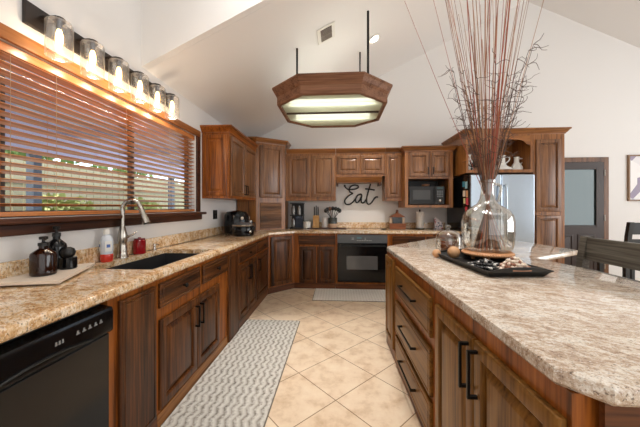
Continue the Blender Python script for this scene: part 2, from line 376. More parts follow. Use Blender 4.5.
# ------------------------------------------------------------------ cabinet parts
def rect(x0, x1, z0, z1, ins, y): return [(x0+ins, y, z0+ins), (x1-ins, y, z0+ins), (x1-ins, y, z1-ins), (x0+ins, y, z1-ins)]
def panel_bm(x0, x1, z0, z1, y=0, t=.02, fr=.055, raised=True):
    """raised-panel front; front faces -y"""
    bm = BM()
    lay = [(0, y-.001), (0, y-t+.006), (.003, y-t+.002), (.008, y-t)]
    if raised:
        fr = min(fr, (x1-x0)*.26, (z1-z0)*.30)
        lay += [(fr-.008, y-t), (fr-.003, y-t+.004), (fr, y-t+.016), (fr+.006, y-t+.016), (fr+min(.034, (x1-x0-2*fr)*.22, (z1-z0-2*fr)*.22), y-t+.001), (fr+min(.036, (x1-x0-2*fr)*.24, (z1-z0-2*fr)*.24), y-t+.0005)]
    else:
        lay += [(.016, y-t), (.020, y-t+.0035), (.024, y-t+.0035), (.027, y-t)]
    loft(bm, [rect(x0, x1, z0, z1, i, yy) for i, yy in lay])
    return bm
def pull_bm(x, z0, z1, y=-.02, horiz=None):
    bm = BM(); s = .0055
    if horiz:
        x0, x1 = horiz; z = z0
        bx(bm, x0, x1, y-.036, y-.026, z-s, z+s, .0015)
        for xx in (x0+.006, x1-.006): bx(bm, xx-s, xx+s, y-.0265, y-.0005, z-s, z+s)
    else:
        bx(bm, x-s, x+s, y-.036, y-.026, z0, z1, .0015)
        for zz in (z0+.006, z1-.006): bx(bm, x-s, x+s, y-.0265, y-.0005, zz-s, zz+s)
    return bm
def knob_bm(x, z, y=-.02):
    bm = BM(); lathe(bm, [(.005, 0), (.005, .012), (.013, .018), (.015, .024), (.011, .030), (.002, .032)], 14, (x, y-.0005, z), True, (0, -1, 0)); return bm
def door(c, x0, x1, z0, z1, mat=None, handle=None, lab=None, hz=None):
    d = link('door', panel_bm(x0, x1, z0, z1), mat or DOOR, c, smooth=25, label=lab)
    if handle:
        xx = x0+.028 if handle == 'l' else x1-.028
        a, b = hz or (z1-.20, z1-.05)
        link('handle', pull_bm(xx, a, b), IRON, d, label='black bar handle')
    return d
def drawer(c, x0, x1, z0, z1, mat=None, knob=False, pull=None, raised=False):
    d = link('drawer', panel_bm(x0, x1, z0, z1, raised=raised), mat or DOORH, c, smooth=25)
    if knob: link('knob', knob_bm((x0+x1)/2, (z0+z1)/2), IRON, d, smooth=40, label='dark round knob')
    if pull:
        m = (x0+x1)/2; link('handle', pull_bm(0, (z0+z1)/2+.01, 0, horiz=(m-pull/2, m+pull/2)), IRON, d, label='black bar handle')
    return d
def carcass(c, w, d, z0, z1, mat=None, top=False, name='body'):
    bm = BM(); t = .018
    bx(bm, 0, w, 0, .02, z0, z1)
    bx(bm, 0, t, .02, d-.006, z0, z1); bx(bm, w-t, w, .02, d-.006, z0, z1)
    bx(bm, t, w-t, .02, d-.006, z0, z0+t); bx(bm, 0, w, d-.006, d, z0, z1)
    if top: bx(bm, t, w-t, .02, d-.006, z1-t, z1)
    return link(name, bm, mat or FRAME, c)
def kick(c, w, m=None): box_obj('plinth', m or DARKP, c, 0, w, -.006, -.0005, .002, .085)
DARKP = wood('plinth_oak', (58, 30, 14), (96, 54, 28), (124, 74, 40), 'x')
def crown(c, path, z, mat, prof=None, outward=-1, name='crown_molding'):
    """sweep a cornice profile along an open local 2D path; outward is to the right of travel when -1"""
    prof = prof or [(0, 0), (.010, 0), (.012, .012), (.022, .02), (.042, .052), (.055, .060), (.055, .078), (0, .078)]
    P = [Vector(p) for p in path]; loops = []
    for i, p in enumerate(P):
        nn = []
        if i > 0: a = (P[i]-P[i-1]).normalized(); nn.append(Vector((-a.y, a.x))*outward)
        if i < len(P)-1: a = (P[i+1]-P[i]).normalized(); nn.append(Vector((-a.y, a.x))*outward)
        k = sum(nn, Vector((0, 0))); k = k/k.dot(nn[0])
        loops.append([(p.x+k.x*o, p.y+k.y*o, z+h) for o, h in prof])
    bm = BM(); loft(bm, loops); return link(name, bm, mat, c, smooth=20)

# ------------------------------------------------------------------ base run on the left wall (faces +X)
XF = -1.04; DL = XF-XL-.004
def leftcab(name, label, y0, y1, cat='cabinet', group='base cabinets along the window wall'):
    return thing(name, label, cat, (XF, y0, 0), PI/2, group), y1-y0-.002
c, w = leftcab('base_cabinet', 'dark oak base cabinet on the near side of the dishwasher', 0.0, .575)
carcass(c, w, DL, .002, .866); kick(c, w); drawer(c, .03, w-.03, .70, .835, knob=True); door(c, .03, w-.03, .105, .67)
c, w = leftcab('narrow_cabinet', 'narrow dark oak cabinet with one tall front beside the dishwasher', 1.195, 1.535)
carcass(c, w, DL, .002, .866); kick(c, w); link('door', panel_bm(.058, .318, .095, .835, raised=False), DOOR, c, smooth=25)
c, w = leftcab('sink_cabinet', 'dark oak sink base cabinet with two false drawers and paired handles', 1.537, 2.548)
carcass(c, w, DL, .002, .866); kick(c, w, wood('plinth_light', (110, 66, 26), (158, 102, 50), (186, 130, 74), 'x'))
drawer(c, .012, .480, .694, .836, knob=True); drawer(c, .525, .990, .694, .836, knob=True)
door(c, .014, .430, .105, .625, handle='r'); door(c, .437, .815, .105, .625, handle='l')
c, w = leftcab('filler_panel', 'tall dark oak filler panel running to the floor past the sink cabinet', 2.55, 2.815, 'panel')
carcass(c, w, DL, .002, .866); link('panel_front', panel_bm(.004, w-.004, .01, .83, t=.024, raised=False), DOOR, c, smooth=25)
c, w = leftcab('base_cabinet', 'dark oak base cabinet with one wide drawer over two doors below the black slow cooker', 2.817, 3.462)
carcass(c, w, DL, .002, .866); kick(c, w); drawer(c, .012, w-.012, .694, .836, knob=True)
door(c, .012, w/2-.003, .105, .67, handle='r'); door(c, w/2+.003, w-.012, .105, .67, handle='l')
c, w = leftcab('base_cabinet', 'dark oak base cabinet with one drawer and one door beside the angled corner cabinet', 3.464, 4.036)
carcass(c, w, DL, .002, .866); kick(c, w); drawer(c, .012, w-.012, .694, .836, knob=True)
door(c, .012, w-.012, .105, .67, handle='l')

# dishwasher
t = thing('dishwasher', 'black built-in dishwasher with a pocket handle under the granite counter', 'dishwasher', (XF, .58, 0), PI/2)
w = .603
bm = BM(); bx(bm, .004, w-.004, .022, DL-.03, .02, .855); link('body', bm, BLACKM, t)
bm = BM(); bx(bm, .004, w-.004, .0, .02, .01, .10); link('plinth', bm, BLACKM, t)
d = box_obj('door', BLACK, t, .004, w-.004, -.024, .02, .105, .722, bev=.004)
bm = BM()
prof = [(.02, .728), (-.030, .728), (-.040, .738), (-.040, .82), (-.034, .838), (.02, .846)]
loft(bm, [[(x, y, z) for y, z in prof] for x in (.002, w-.002)])
p = link('control_panel', bm, BLACK, t, smooth=30)
bm = BM()
# pocket handle: a curved lip across the middle of the control strip
pts = [(w*.5-.19+.38*i/14, -.043, .742+.020*math.sin(PI*i/14)) for i in range(15)]
tube(bm, pts, .006, 6); link('handle', bm, BLACK, p, smooth=60)
bm = BM()
bm.free()
for i in range(3):
    bm = BM(); bx(bm, .345+i*.012, .353+i*.012, -.0412, -.0402, .786, .791); bx(bm, .346+i*.012, .352+i*.012, -.0412, -.0402, .7911, .800); link('button_mark', bm, plain('grey_print', (128, 128, 126), .6), p)
for i in range(5):
    bm = BM(); bx(bm, .425+i*.026, .441+i*.026, -.0412, -.0402, .790, .795); bx(bm, .428+i*.026, .436+i*.026, -.0412, -.0402, .7951, .805); link('button_mark', bm, plain('grey_print', (128, 128, 126), .6), p)

# ------------------------------------------------------------------ corner base cabinet (45 degrees) and back run
A, B = Vector((XF, 4.04)), Vector((-.70, 4.38))
def corner_root(name, label, A, B, group=None):
    a = math.atan2(B.y-A.y, B.x-A.x); r = thing(name, label, 'cabinet', (A.x, A.y, 0), a, group)
    M = Matrix.Rotation(-a, 2)
    return r, (B-A).length, lambda p: tuple(M @ (Vector(p)-A))
c, w, loc = corner_root('corner_base_cabinet', 'angled dark oak corner base cabinet with a single raised door', A, B)
bm = BM(); prism(bm, [loc(p) for p in (A+Vector((.002, .002)), B-Vector((.002, -.0))+Vector((0, .001)), (-.70, 4.994), (XL+.004, 4.994), (XL+.004, 4.04))], .002, .866); link('body', bm, FRAME, c)
box_obj('plinth', DARKP, c, .004, w-.004, -.006, -.0005, .002, .085)
door(c, .05, w-.05, .105, .835)
YF = 4.38; DB = YB-YF-.004
def backcab(name, label, x0, x1, cat='cabinet', group='base cabinets along the back wall'):
    return thing(name, label, cat, (x0, YF, 0), 0, group), x1-x0-.002
c, w = backcab('base_cabinet', 'dark oak base cabinet with a drawer over two doors beside the oven', -.698, -.052)
carcass(c, w, DB, .002, .866); kick(c, w)
drawer(c, .07, .658-.012, .69, .83); door(c, .08, .345, .09, .66); door(c, .365, w-.012, .09, .66)
c, w = backcab('oven_cabinet', 'oak cabinet surround framing the built-in oven', -.05, .795)
bm = BM(); bx(bm, 0, .03, 0, DB, .002, .866); bx(bm, w-.045, w, 0, DB, .002, .866); bx(bm, .03, w-.045, 0, DB, .002, .105); bx(bm, .03, w-.045, 0, .02, .852, .866)
link('body', bm, FRAME, c); kick(c, w)
c, w = backcab('base_cabinet', 'dark oak base cabinet between the oven and the refrigerator', .797, 1.845)
carcass(c, w, DB, .002, .866); kick(c, w)
drawer(c, .03, .52, .69, .83, knob=True); drawer(c, .54, w-.02, .69, .83, knob=True); door(c, .03, .52, .09, .66, handle='r'); door(c, .54, w-.02, .09, .66, handle='l')
# oven
t = thing('oven', 'black built-in oven with a glass door under the counter', 'oven', (-.018, YF, 0))
w = .766
box_obj('body', BLACKM, t, .004, w-.004, .01, .52, .112, .848)
d = box_obj('door', BLACK, t, .002, w-.002, -.03, .008, .125, .715, bev=.004)
box_obj('window', plain('oven_glass', (92, 92, 92), .12), d, .14, w-.15, -.0325, -.0302, .315, .525)
bm = BM(); bx(bm, .03, w-.03, -.068, -.052, .672, .692, .005)
for x in (.06, w-.06): bx(bm, x-.012, x+.012, -.053, -.0302, .674, .690)
link('handle', bm, BLACKM, d)
p = box_obj('control_panel', plain('oven_panel', (92, 95, 98), .3), t, .002, w-.002, -.026, .008, .722, .850, bev=.003)
box_obj('display', plain('display_glass', (96, 132, 140), .3), p, .30, .37, -.0275, -.0262, .79, .815)
bm = BM()
for i in range(5):
    for k in range(2): bx(bm, .22+i*.013+(.16 if i > 2 else 0), .229+i*.013+(.16 if i > 2 else 0), -.0275, -.0262, .775+k*.02, .785+k*.02)
for i in range(9): bx(bm, .30+i*.026, .316+i*.026, -.0275, -.0262, .757, .767)
link('buttons', bm, plain('pale_print', (190, 190, 186), .5), p)

# ------------------------------------------------------------------ counters, splash, sink
hole = [(-1.525, 1.585), (-1.10, 1.585), (-1.10, 2.37), (-1.525, 2.37)]
bm = BM()
slab(bm, [(XL+.002, 0.0), (-1.012, 0.0), (-1.012, 4.025), (-.688, 4.345), (1.846, 4.345), (1.846, YB-.002), (XL+.002, YB-.002)], .868, .91, hole)
tag(link('granite_countertop', bm, GRAN_WARMLIT, smooth=30), 'speckled tan granite counter, tinted warm-lit, along the window wall and under the cooktop wall', 'countertop')
bm = BM(); bx(bm, XL+.001, XL+.022, 0, 4.37, .9105, 1.01, .003); tag(link('granite_backsplash', bm, GRAN_WARMLIT), 'low granite backsplash strip under the kitchen window', 'backsplash', 'granite backsplash strips')
bm = BM(); bx(bm, -.40, 1.846, YB-.022, YB-.001, .9105, 1.01, .003); tag(link('granite_backsplash', bm, GRAN_WARMLIT), 'low granite backsplash strip on the back wall below the black wall sign', 'backsplash', 'granite backsplash strips')
t = thing('sink', 'black undermount kitchen sink set into the granite counter', 'sink', (-1.3125, 1.9775, .67))
bm = BM(); hx, hy = .212, .392
L0 = lambda s, z: [(-hx*s, -hy*s, z), (hx*s, -hy*s, z), (hx*s, hy*s, z), (-hx*s, hy*s, z)]
loft(bm, [L0(1.0, .005), L0(1.0, .205-.006), [(x*1.0, y, .205) for x, y, z in L0(1.0, 0)], [(x*.985, y*.99, .205) for x, y, z in L0(1, 0)], [(x*.95, y*.975, .02) for x, y, z in L0(1, 0)], [(x*.88, y*.93, .012) for x, y, z in L0(1, 0)]])
link('basin', bm, plain('black_composite', (34, 34, 36), .5), t)
bm = BM(); lathe(bm, [(.04, .0125), (.042, .016), (.03, .0165), (.02, .0145)], 20); link('drain', bm, NICKEL, t, smooth=40)
# faucet
t = thing('faucet', 'brushed nickel pull-down faucet with a high arc spout behind the sink', 'faucet', (-1.575, 1.945, .9105))
bm = BM(); lathe(bm, [(.038, 0), (.038, .008), (.033, .016), (.031, .04), (.029, .09), (.027, .11), (.032, .125), (.030, .17), (.021, .21), (.0165, .23)], 24); link('body', bm, NICKEL, t, smooth=40)
bm = BM()
arc = [(0, 0, .21), (0, 0, .345)]
for i in range(1, 11):
    a = PI*i/10*.92; arc.append((.062*(1-math.cos(a)), .012*(1-math.cos(a)), .345+.075*math.sin(a)))
tube(bm, arc, .0155, 14); link('spout', bm, NICKEL, t, smooth=60)
e = Vector(arc[-1]); dr = (Vector(arc[-1])-Vector(arc[-2])).normalized()
bm = BM(); lathe(bm, [(.016, 0), (.019, .006), (.020, .05), (.026, .095), (.027, .118), (.014, .122)], 18, e, True, dr); s = link('spray_head', bm, NICKEL, t, smooth=40)
bm = BM(); lathe(bm, [(.021, 0), (.021, .003)], 18, e+dr*.1225, True, dr); link('nozzle', bm, BLACKM, s)
bm = BM(); cyl(bm, (.0, .022, .145), (0, .055, .150), .012, 12); tube(bm, [(0, .052, .150), (.01, .085, .158), (.02, .115, .178)], .007, 8); link('lever', bm, NICKEL, t, smooth=50)
bm = BM(); lathe(bm, [(.021, 0), (.021, .008), (.012, .012), (.010, .03), (.014, .034), (.014, .05), (.009, .056)], 16)
tube(bm, [(0, 0, .048), (.02, .0, .052), (.04, 0, .044)], .005, 8)
tag(link('soap_pump', bm, NICKEL, loc=(-1.575, 2.30, .9105), smooth=40), 'small nickel soap pump set in the counter past the red candle jar', 'soap dispenser')

# ------------------------------------------------------------------ things on the window counter
t = thing('serving_board', 'pale wooden board on small feet holding the soap bottles', 'board', (-1.47, 1.36, .9105), R(0))
bm = BM(); prism(bm, [(-.145, -.20), (.16, -.13), (-.045, .29), (-.145, .20)], .010, .024); link('board', bm, plain('pale_board', (234, 218, 200), .5), t)
for p in ((-.11, -.15), (.11, -.09), (-.05, .22), (-.12, .17)):
    bm = BM(); lathe(bm, [(.012, 0), (.014, .005), (.012, .0095)], 12, (p[0], p[1], 0)); link('foot', bm, plain('pale_board', (234, 218, 200), .5), t, smooth=40)
def pump_bottle(label, loc, r, h, mat, mlab, cap):
    t = thing('soap_bottle', label, 'soap bottle', loc, 0, 'soap bottles on the board')
    bm = BM(); lathe(bm, [(r*.9, 0), (r, .006), (r, h*.62), (r*.93, h*.70), (r*.55, h*.80), (r*.36, h*.84), (r*.36, h*.92), (r*.30, h*.92)], 28); link('bottle', bm, mat, t, smooth=35, label=mlab)
    bm = BM(); lathe(bm, [(r*.42, h*.921), (r*.42, h*1.02), (r*.2, h*1.03), (r*.13, h*1.04), (r*.13, h*1.12), (r*.34, h*1.13), (r*.34, h*1.21), (r*.25, h*1.22)], 18)
    tube(bm, [(0, 0, h*1.18), (r*.5, -r*.35, h*1.18), (r*.8, -r*.55, h*1.14)], r*.11, 8); link('pump', bm, cap, t, smooth=40)
AMB = glassy('amber_glass', (120, 56, 20), .06)
amber, nt, b = newmat('amber_glass_filled'); b.inputs['Base Color'].default_value = lin((44, 17, 5)); b.inputs['Roughness'].default_value = .08; b.inputs['Transmission Weight'].default_value = .35
pump_bottle('amber glass pump soap bottle at the front of the pale board', (-1.50, 1.33, .9350), .052, .160, amber, None, BLACKM)
pump_bottle('taller black pump bottle standing behind the amber bottle', (-1.585, 1.475, .9350), .046, .195, BLACK, None, BLACKM)
t = thing('dish_brush', 'round black dish brush in its dark holder beside the amber bottle', 'dish brush', (-1.515, 1.475, .9350))
bm = BM(); lathe(bm, [(.036, 0), (.040, .004), (.040, .06), (.036, .064)], 22); link('holder', bm, BLACK, t, smooth=35)
bm = BM(); lathe(bm, [(.020, .0645), (.030, .075), (.034, .092), (.028, .11), (.012, .12), (.002, .122)], 20); link('brush_head', bm, BLACKM, t, smooth=60)
t = thing('dish_soap_bottle', 'clear squeeze bottle of red dish soap with a white label by the faucet', 'dish soap', (-1.57, 1.80, .9105))
bm = BM(); lathe(bm, [(.028, 0), (.032, .005), (.033, .035), (.031, .045)], 20); link('liquid', bm, plain('red_soap', (206, 58, 44), .25), t, smooth=40)
bm = BM(); lathe(bm, [(.031, .0455), (.033, .07), (.033, .12), (.026, .145), (.015, .155), (.015, .16)], 20); b_ = link('bottle', bm, plain('frosted_plastic', (214, 218, 224), .3), t, smooth=40)
bm = BM(); bx(bm, .0325, .0335, -.017, .017, .062, .122); bx(bm, -.017, .017, -.0345, -.0335, .062, .122); l = link('label', bm, WHITEP, t)
bm = BM()
bx(bm, .0337, .0341, -.009, .009, .085, .103); bx(bm, -.011, .011, -.0351, -.0347, .088, .104)
link('emblem', bm, plain('blue_print', (74, 104, 168), .5), l)
t.rotation_euler = (0, 0, R(-35)); t.scale = (1.12, 1.12, 1.15)
bm = BM(); lathe(bm, [(.017, .1605), (.017, .175), (.012, .19), (.002, .191)], 16); link('cap', bm, WHITEP, t, smooth=40)
t = thing('candle_jar', 'red glass candle jar beside the faucet', 'candle', (-1.575, 2.12, .9105))
bm = BM(); lathe(bm, [(.040, 0), (.044, .004), (.044, .103), (.040, .108), (.039, .110), (.030, .110)], 24); link('jar', bm, plain('red_glass', (142, 18, 26), .12), t, smooth=35)
bm = BM(); lathe(bm, [(.038, .1105), (.038, .122), (.012, .124), (.01, .130), (.002, .131)], 20); link('lid', bm, plain('dark_red', (112, 20, 26), .2), t, smooth=40)
t = thing('wall_outlet', 'black double outlet plate on the wall below the upper cabinet', 'outlet', (XL, 3.62, 1.18), PI/2)
box_obj('plate', BLACKM, t, -.06, .06, -.007, -.001, -.06, .06, bev=.002)
for z in (-.026, .026): box_obj('socket', plain('socket_grey', (60, 60, 60), .4), t, -.017, .017, -.009, -.0072, z-.015, z+.015)

# black appliances
t = thing('air_fryer', 'large black countertop appliance with rounded body at the end of the window counter', 'appliance', (-1.425, 3.84, .9105), R(62)); t.scale = (1.15, 1.1, 1.06)
bm = BM(); lathe(bm, [(.13, 0), (.145, .01), (.15, .12), (.145, .24), (.12, .285), (.06, .30), (.001, .302)], 28); link('body', bm, BLACK, t, smooth=40)
bm = BM(); bx(bm, -.07, .07, -.163, -.135, .04, .15, .008); dw = link('drawer', bm, BLACKM, t)
bm = BM(); bx(bm, -.018, .018, -.235, -.1635, .10, .125, .006); link('handle', bm, BLACKM, dw)
bm = BM(); lathe(bm, [(.02, 0), (.02, .012), (.015, .014)], 16, (-.05, -.148, .205), True, (0, -1, 0)); link('dial', bm, plain('pale_dial', (226, 210, 190), .3), t, smooth=40)
t = thing('coffee_press', 'small chrome and black french press behind the slow cooker', 'coffee press', (-1.30, 4.02, .9105))
bm = BM(); lathe(bm, [(.045, 0), (.047, .004), (.047, .15), (.043, .16)], 20); link('jug', bm, plain('smoky_chrome', (130, 134, 138), .12, .8), t, smooth=40)
bm = BM(); lathe(bm, [(.049, .1605), (.049, .172), (.012, .184), (.004, .19), (.004, .215), (.012, .222), (.002, .235)], 18); link('plunger', bm, NICKEL, t, smooth=40)
bm = BM(); tube(bm, spline([(.047, -.01, .14), (.085, -.02, .135), (.085, -.02, .05), (.047, -.01, .04)]), .007, 8); link('handle', bm, BLACKM, t, smooth=50)
t = thing('slow_cooker', 'small black slow cooker with a chrome rim in front of the big black appliance', 'slow cooker', (-1.22, 3.52, .9105), R(55))
bm = BM(); lathe(bm, [(.115, 0), (.128, .008), (.135, .04), (.135, .125), (.132, .13)], 30); link('pot', bm, BLACK, t, smooth=35)
bm = BM(); lathe(bm, [(.137, .1305), (.139, .134), (.139, .142), (.134, .147), (.125, .147)], 30); link('rim', bm, NICKEL, t, smooth=40)
bm = BM(); lathe(bm, [(.124, .1475), (.09, .168), (.03, .178), (.012, .18), (.012, .19), (.022, .196), (.02, .206), (.001, .207)], 24); link('lid', bm, plain('smoky_lid', (120, 128, 134), .1, .4), t, smooth=40)
bm = BM(); lathe(bm, [(.020, 0), (.020, .018), (.015, .022)], 16, (0, -.134, .06), True, (0, -1, 0)); link('knob', bm, NICKEL, t, smooth=40)
for s in (-1, 1):
    bm = BM(); bx(bm, s*.132, s*.162, -.035, .035, .085, .108, .006); link('handle', bm, BLACKM, t)

# ------------------------------------------------------------------ upper cabinets
ZU0, ZU1 = 1.385, 2.175
t = thing('upper_cabinet', 'oak upper cabinet with two doors on the window wall beside the blind', 'cabinet', (-1.31, 3.262, 0), PI/2, 'upper cabinets')
w = 1.108; d = .326
bm = BM(); bx(bm, 0, w, 0, d, ZU0, ZU1); link('body', bm, FRAME, t)
sd = link('side_panel', panel_bm(.02, d-.02, ZU0+.03, ZU1-.03, t=.012, fr=.05), FRAME, t, smooth=25)
sd.rotation_euler = (0, 0, -PI/2); sd.location = (0, d, 0)
for (a, b_, h) in ((.05, .53, 'r'), (.55, 1.06, 'l')): door(t, a, b_, ZU0+.035, ZU1-.035, UDOOR, h, hz=(ZU0+.06, ZU0+.19))
crown(t, [(0, d), (0, 0), (w-.06, 0)], ZU1-.005, FRAMEH)
# corner unit with tambour garage
A, B = Vector((-1.31, 4.376)), Vector((-.90, 4.676))
c, w, loc = corner_root('corner_cabinet', 'tall angled corner cabinet with a roll-down appliance garage', A, B)
bm = BM(); prism(bm, [loc(p) for p in (A, B, (B.x, 4.975), (XL+.026, 4.975), (XL+.026, A.y))], .9115, 2.315); link('body', bm, UFRAME, c)
door(c, .055, w-.055, 1.43, 2.275, UDOOR)
bm = BM(); n = 20
for i in range(n):
    z = .93+i*(.42/n); h = .42/n
    loft(bm, [[(x, y, zz) for y, zz in ((-.0015, z), (-.009, z+.001), (-.0125, z+h*.35), (-.0125, z+h*.65), (-.009, z+h-.001), (-.0015, z+h))] for x in (.07, w-.07)])
link('tambour_door', bm, UDOORH, c, smooth=40)
crown(c, [loc((XL+.03, A.y)), (0, 0), (w, 0), loc((B.x, 4.96))], 2.31, UFRAMEH)
YU = 4.68; DU = YB-YU-.003
def uppercab(name, label, x0, x1, z0, z1, y=YU, group='upper cabinets', full=True):
    t = thing(name, label, 'cabinet', (x0, y, 0), 0, group); w = x1-x0-.002
    if full:
        bm = BM(); bx(bm, 0, w, 0, YB-y-.003, z0, z1); link('body', bm, UFRAME, t)
    return t, w
t, w = uppercab('upper_cabinet', 'oak upper cabinet with two tall doors over the coffee station', -.895, -.047, ZU0, ZU1)
door(t, .045, .416, ZU0+.06, 2.14, UDOOR); door(t, .452, w-.015, ZU0+.06, 2.14, UDOOR)
crown(t, [(0.02, 0), (w, 0)], ZU1-.005, UFRAMEH)
t, w = uppercab('upper_cabinet', 'short oak upper cabinet with two square doors above the cooktop', -.045, .762, 1.79, ZU1)
door(t, .018, .392, 1.83, 2.135, UDOOR); door(t, .415, w-.010, 1.83, 2.135, UDOOR)
crown(t, [(0, 0), (w+.0015, 0)], ZU1-.005, UFRAMEH)
t = thing('range_hood', 'slim oak range hood under the short cabinet above the wall sign', 'range hood', (-.045, YU, 0))
bm = BM(); hpf = [(.30, 1.788), (-.012, 1.788), (-.012, 1.775), (.03, 1.69), (.30, 1.69)]
loft(bm, [[(x, y, z) for y, z in hpf] for x in (.003, .760)]); link('valance', bm, UFRAMEH, t)
for x in (.006, .722):
    bm = BM(); prism(bm, [(x, .035), (x+.034, .035), (x+.034, .29), (x, .29)], 1.64, 1.6895); link('bracket', bm, DARKW, t)
t, w = uppercab('upper_cabinet', 'narrow oak upper cabinet with one door beside the microwave cabinet', .764, 1.043, ZU0, ZU1)
door(t, .025, w-.018, ZU0+.05, 2.14, UDOOR)
crown(t, [(0, 0), (w-.02, 0)], ZU1-.005, UFRAMEH)
# microwave cabinet
t, w = uppercab('microwave_cabinet', 'oak cabinet with two small doors above an open microwave shelf', 1.045, 1.785, 1.27, 2.16, 4.50, full=False)
D = YB-4.5-.003; bm = BM()
bx(bm, 0, .05, 0, D, 1.27, 2.16); bx(bm, w-.06, w, 0, D, 1.27, 2.16); bx(bm, .05, w-.06, 0, D, 1.27, 1.312); bx(bm, .05, w-.06, 0, D, 1.725, 2.16)
link('body', bm, UFRAME, t); box_obj('back_panel', BLACKM, t, .051, w-.061, D-.012, D-.001, 1.313, 1.724)
door(t, .06, .375, 1.755, 2.135, UDOOR, 'r', hz=(1.79, 1.90)); door(t, .400, w-.055, 1.755, 2.135, UDOOR, 'l', hz=(1.79, 1.90))
crown(t, [(0, D*.4), (0, 0), (w, 0), (w, .2)], 2.155, UFRAMEH)
t = thing('microwave', 'black microwave oven on the open shelf of the oak cabinet', 'microwave', (1.125, 4.56, 1.3135))
box_obj('body', BLACKM, t, 0, .55, .022, .38, .012, .30, bev=.004)
d = box_obj('door', BLACKM, t, .002, .415, .0, .021, .014, .298, bev=.003)
box_obj('window', plain('microwave_glass', (70, 70, 70), .3, 0, .3), d, .06, .33, -.0018, -.0004, .085, .235)
box_obj('handle', BLACKM, d, .385, .402, -.028, -.0004, .05, .265, bev=.003)
p = box_obj('control_panel', BLACKM, t, .418, .548, .001, .021, .014, .298)
box_obj('display', plain('clock_display', (40, 76, 78), .3), p, .435, .53, -.0008, .0006, .255, .28)
bm = BM()
for i in range(3):
    for k in range(4): bx(bm, .438+i*.033, .458+i*.033, -.0008, .0006, .125+k*.028, .141+k*.028)
link('buttons', bm, plain('dark_print', (120, 124, 126), .5), p)
bm = BM(); lathe(bm, [(.024, 0), (.024, .008), (.018, .012)], 18, (.485, .0005, .068), True, (0, -1, 0)); link('dial', bm, NICKEL, p, smooth=40)
for x in (.05, .5):
    for y in (.06, .34):
        bm = BM(); lathe(bm, [(.012, 0), (.012, .0115)], 10, (x, y, 0)); link('foot', bm, BLACKM, t)
bm = BM(); lathe(bm, [(.045, 0), (.06, .012), (.065, .03), (.06, .03), (.05, .008)], 20); tag(link('small_bowl', bm, plain('terracotta', (176, 128, 98), .5), loc=(1.42, 4.68, 1.6145), smooth=40), 'small tan bowl resting on top of the microwave', 'bowl')

# ------------------------------------------------------------------ refrigerator alcove
YFR = 4.17
t = thing('refrigerator_cabinet', 'oak overhead cabinet with an open display cubby above the refrigerator', 'cabinet', (1.838, YFR, 0))
D = YB-YFR-.003; w = .915; z0, z1 = 1.772, 2.33
bm = BM(); bx(bm, 0, .03, 0, D, z0, z1); bx(bm, w-.03, w, 0, D, z0, z1); bx(bm, .03, w-.03, 0, D, z0, 1.815); bx(bm, .03, w-.03, 0, D, z1-.03, z1); bx(bm, .03, w-.03, .42, .44, 1.815, z1-.03)
link('body', bm, UFRAME, t)
bm = BM(); pts = [(.031, z1-.031)]
top = z1-.035
arch = [(.031, 2.16), (.06, 2.165), (.09, 2.185), (.115, 2.215), (.15, 2.235), (.22, 2.245), (w/2, 2.25), (w-.22, 2.245), (w-.15, 2.235), (w-.115, 2.215), (w-.09, 2.185), (w-.06, 2.165), (w-.031, 2.16)]
poly = [(x, z) for x, z in arch]+[(w-.031, z1-.031), (.031, z1-.031)]
loft(bm, [[(x, .001, z) for x, z in poly], [(x, .020, z) for x, z in poly]]); link('arched_valance', bm, UFRAMEH, t)
crown(t, [(0, D), (0, 0), (w, 0)], 2.315, UFRAMEH)
t = thing('pantry_cabinet', 'tall oak pantry tower with two stacked doors beside the refrigerator', 'cabinet', (2.755, YFR, 0))
w = .425
carcass(t, w, D, .002, 2.33, UFRAME, True)
door(t, .035, w-.055, 1.215, 2.235, UDOOR); door(t, .035, w-.055, .12, 1.165, UDOOR)
crown(t, [(0, 0), (w, 0), (w, D)], 2.315, UFRAMEH)
t = thing('refrigerator', 'stainless side-by-side refrigerator with black sides under the display cubby', 'refrigerator', (1.862, 4.16, 0))
w = .875
box_obj('body', BLACK, t, 0, w, .0, .80, .03, 1.745, bev=.005)
for (a, b_, hx_) in ((.004, .425, .39), (.431, w-.004, .466)):
    d = box_obj('door', STEEL, t, a, b_, -.062, -.002, .06, 1.74, bev=.012)
    bm = BM(); tube(bm, spline([(hx_, -.063, 1.58), (hx_, -.105, 1.55), (hx_, -.112, 1.2), (hx_, -.105, .80), (hx_, -.063, .77)]), .012, 10); link('handle', bm, STEEL, d, smooth=60)
box_obj('grille', BLACKM, t, .01, w-.01, -.03, -.001, .005, .055)
# bits on the refrigerator side
mg = [((4.22, 1.60), (.07, .10), (150, 190, 200), 'pale blue photo magnet highest on the refrigerator side'), ((4.31, 1.62), (.08, .08), (60, 130, 150), 'teal square magnet near the top of the refrigerator side'),
      ((4.20, 1.47), (.06, .10), (206, 150, 110), 'orange tinted photo magnet below the pale blue one'), ((4.29, 1.48), (.08, .09), (220, 200, 180), 'cream card magnet in the middle of the refrigerator side'),
      ((4.19, 1.36), (.07, .10), (206, 70, 84), 'red and pink picture magnet on the refrigerator side'), ((4.28, 1.37), (.06, .08), (226, 212, 150), 'yellow note magnet on the refrigerator side'), ((4.22, 1.24), (.06, .09), (190, 44, 60), 'lowest red magnet on the refrigerator side')]
for (y, z), (a, b_), rgb, lab in mg:
    bm = BM(); bx(bm, 1.858, 1.8605, y-a/2, y+a/2, z-b_/2, z+b_/2); tag(link('fridge_magnet', bm, plain('magnet_%d_%d_%d' % rgb, rgb, .5)), lab, 'magnet', 'magnets on the refrigerator side')
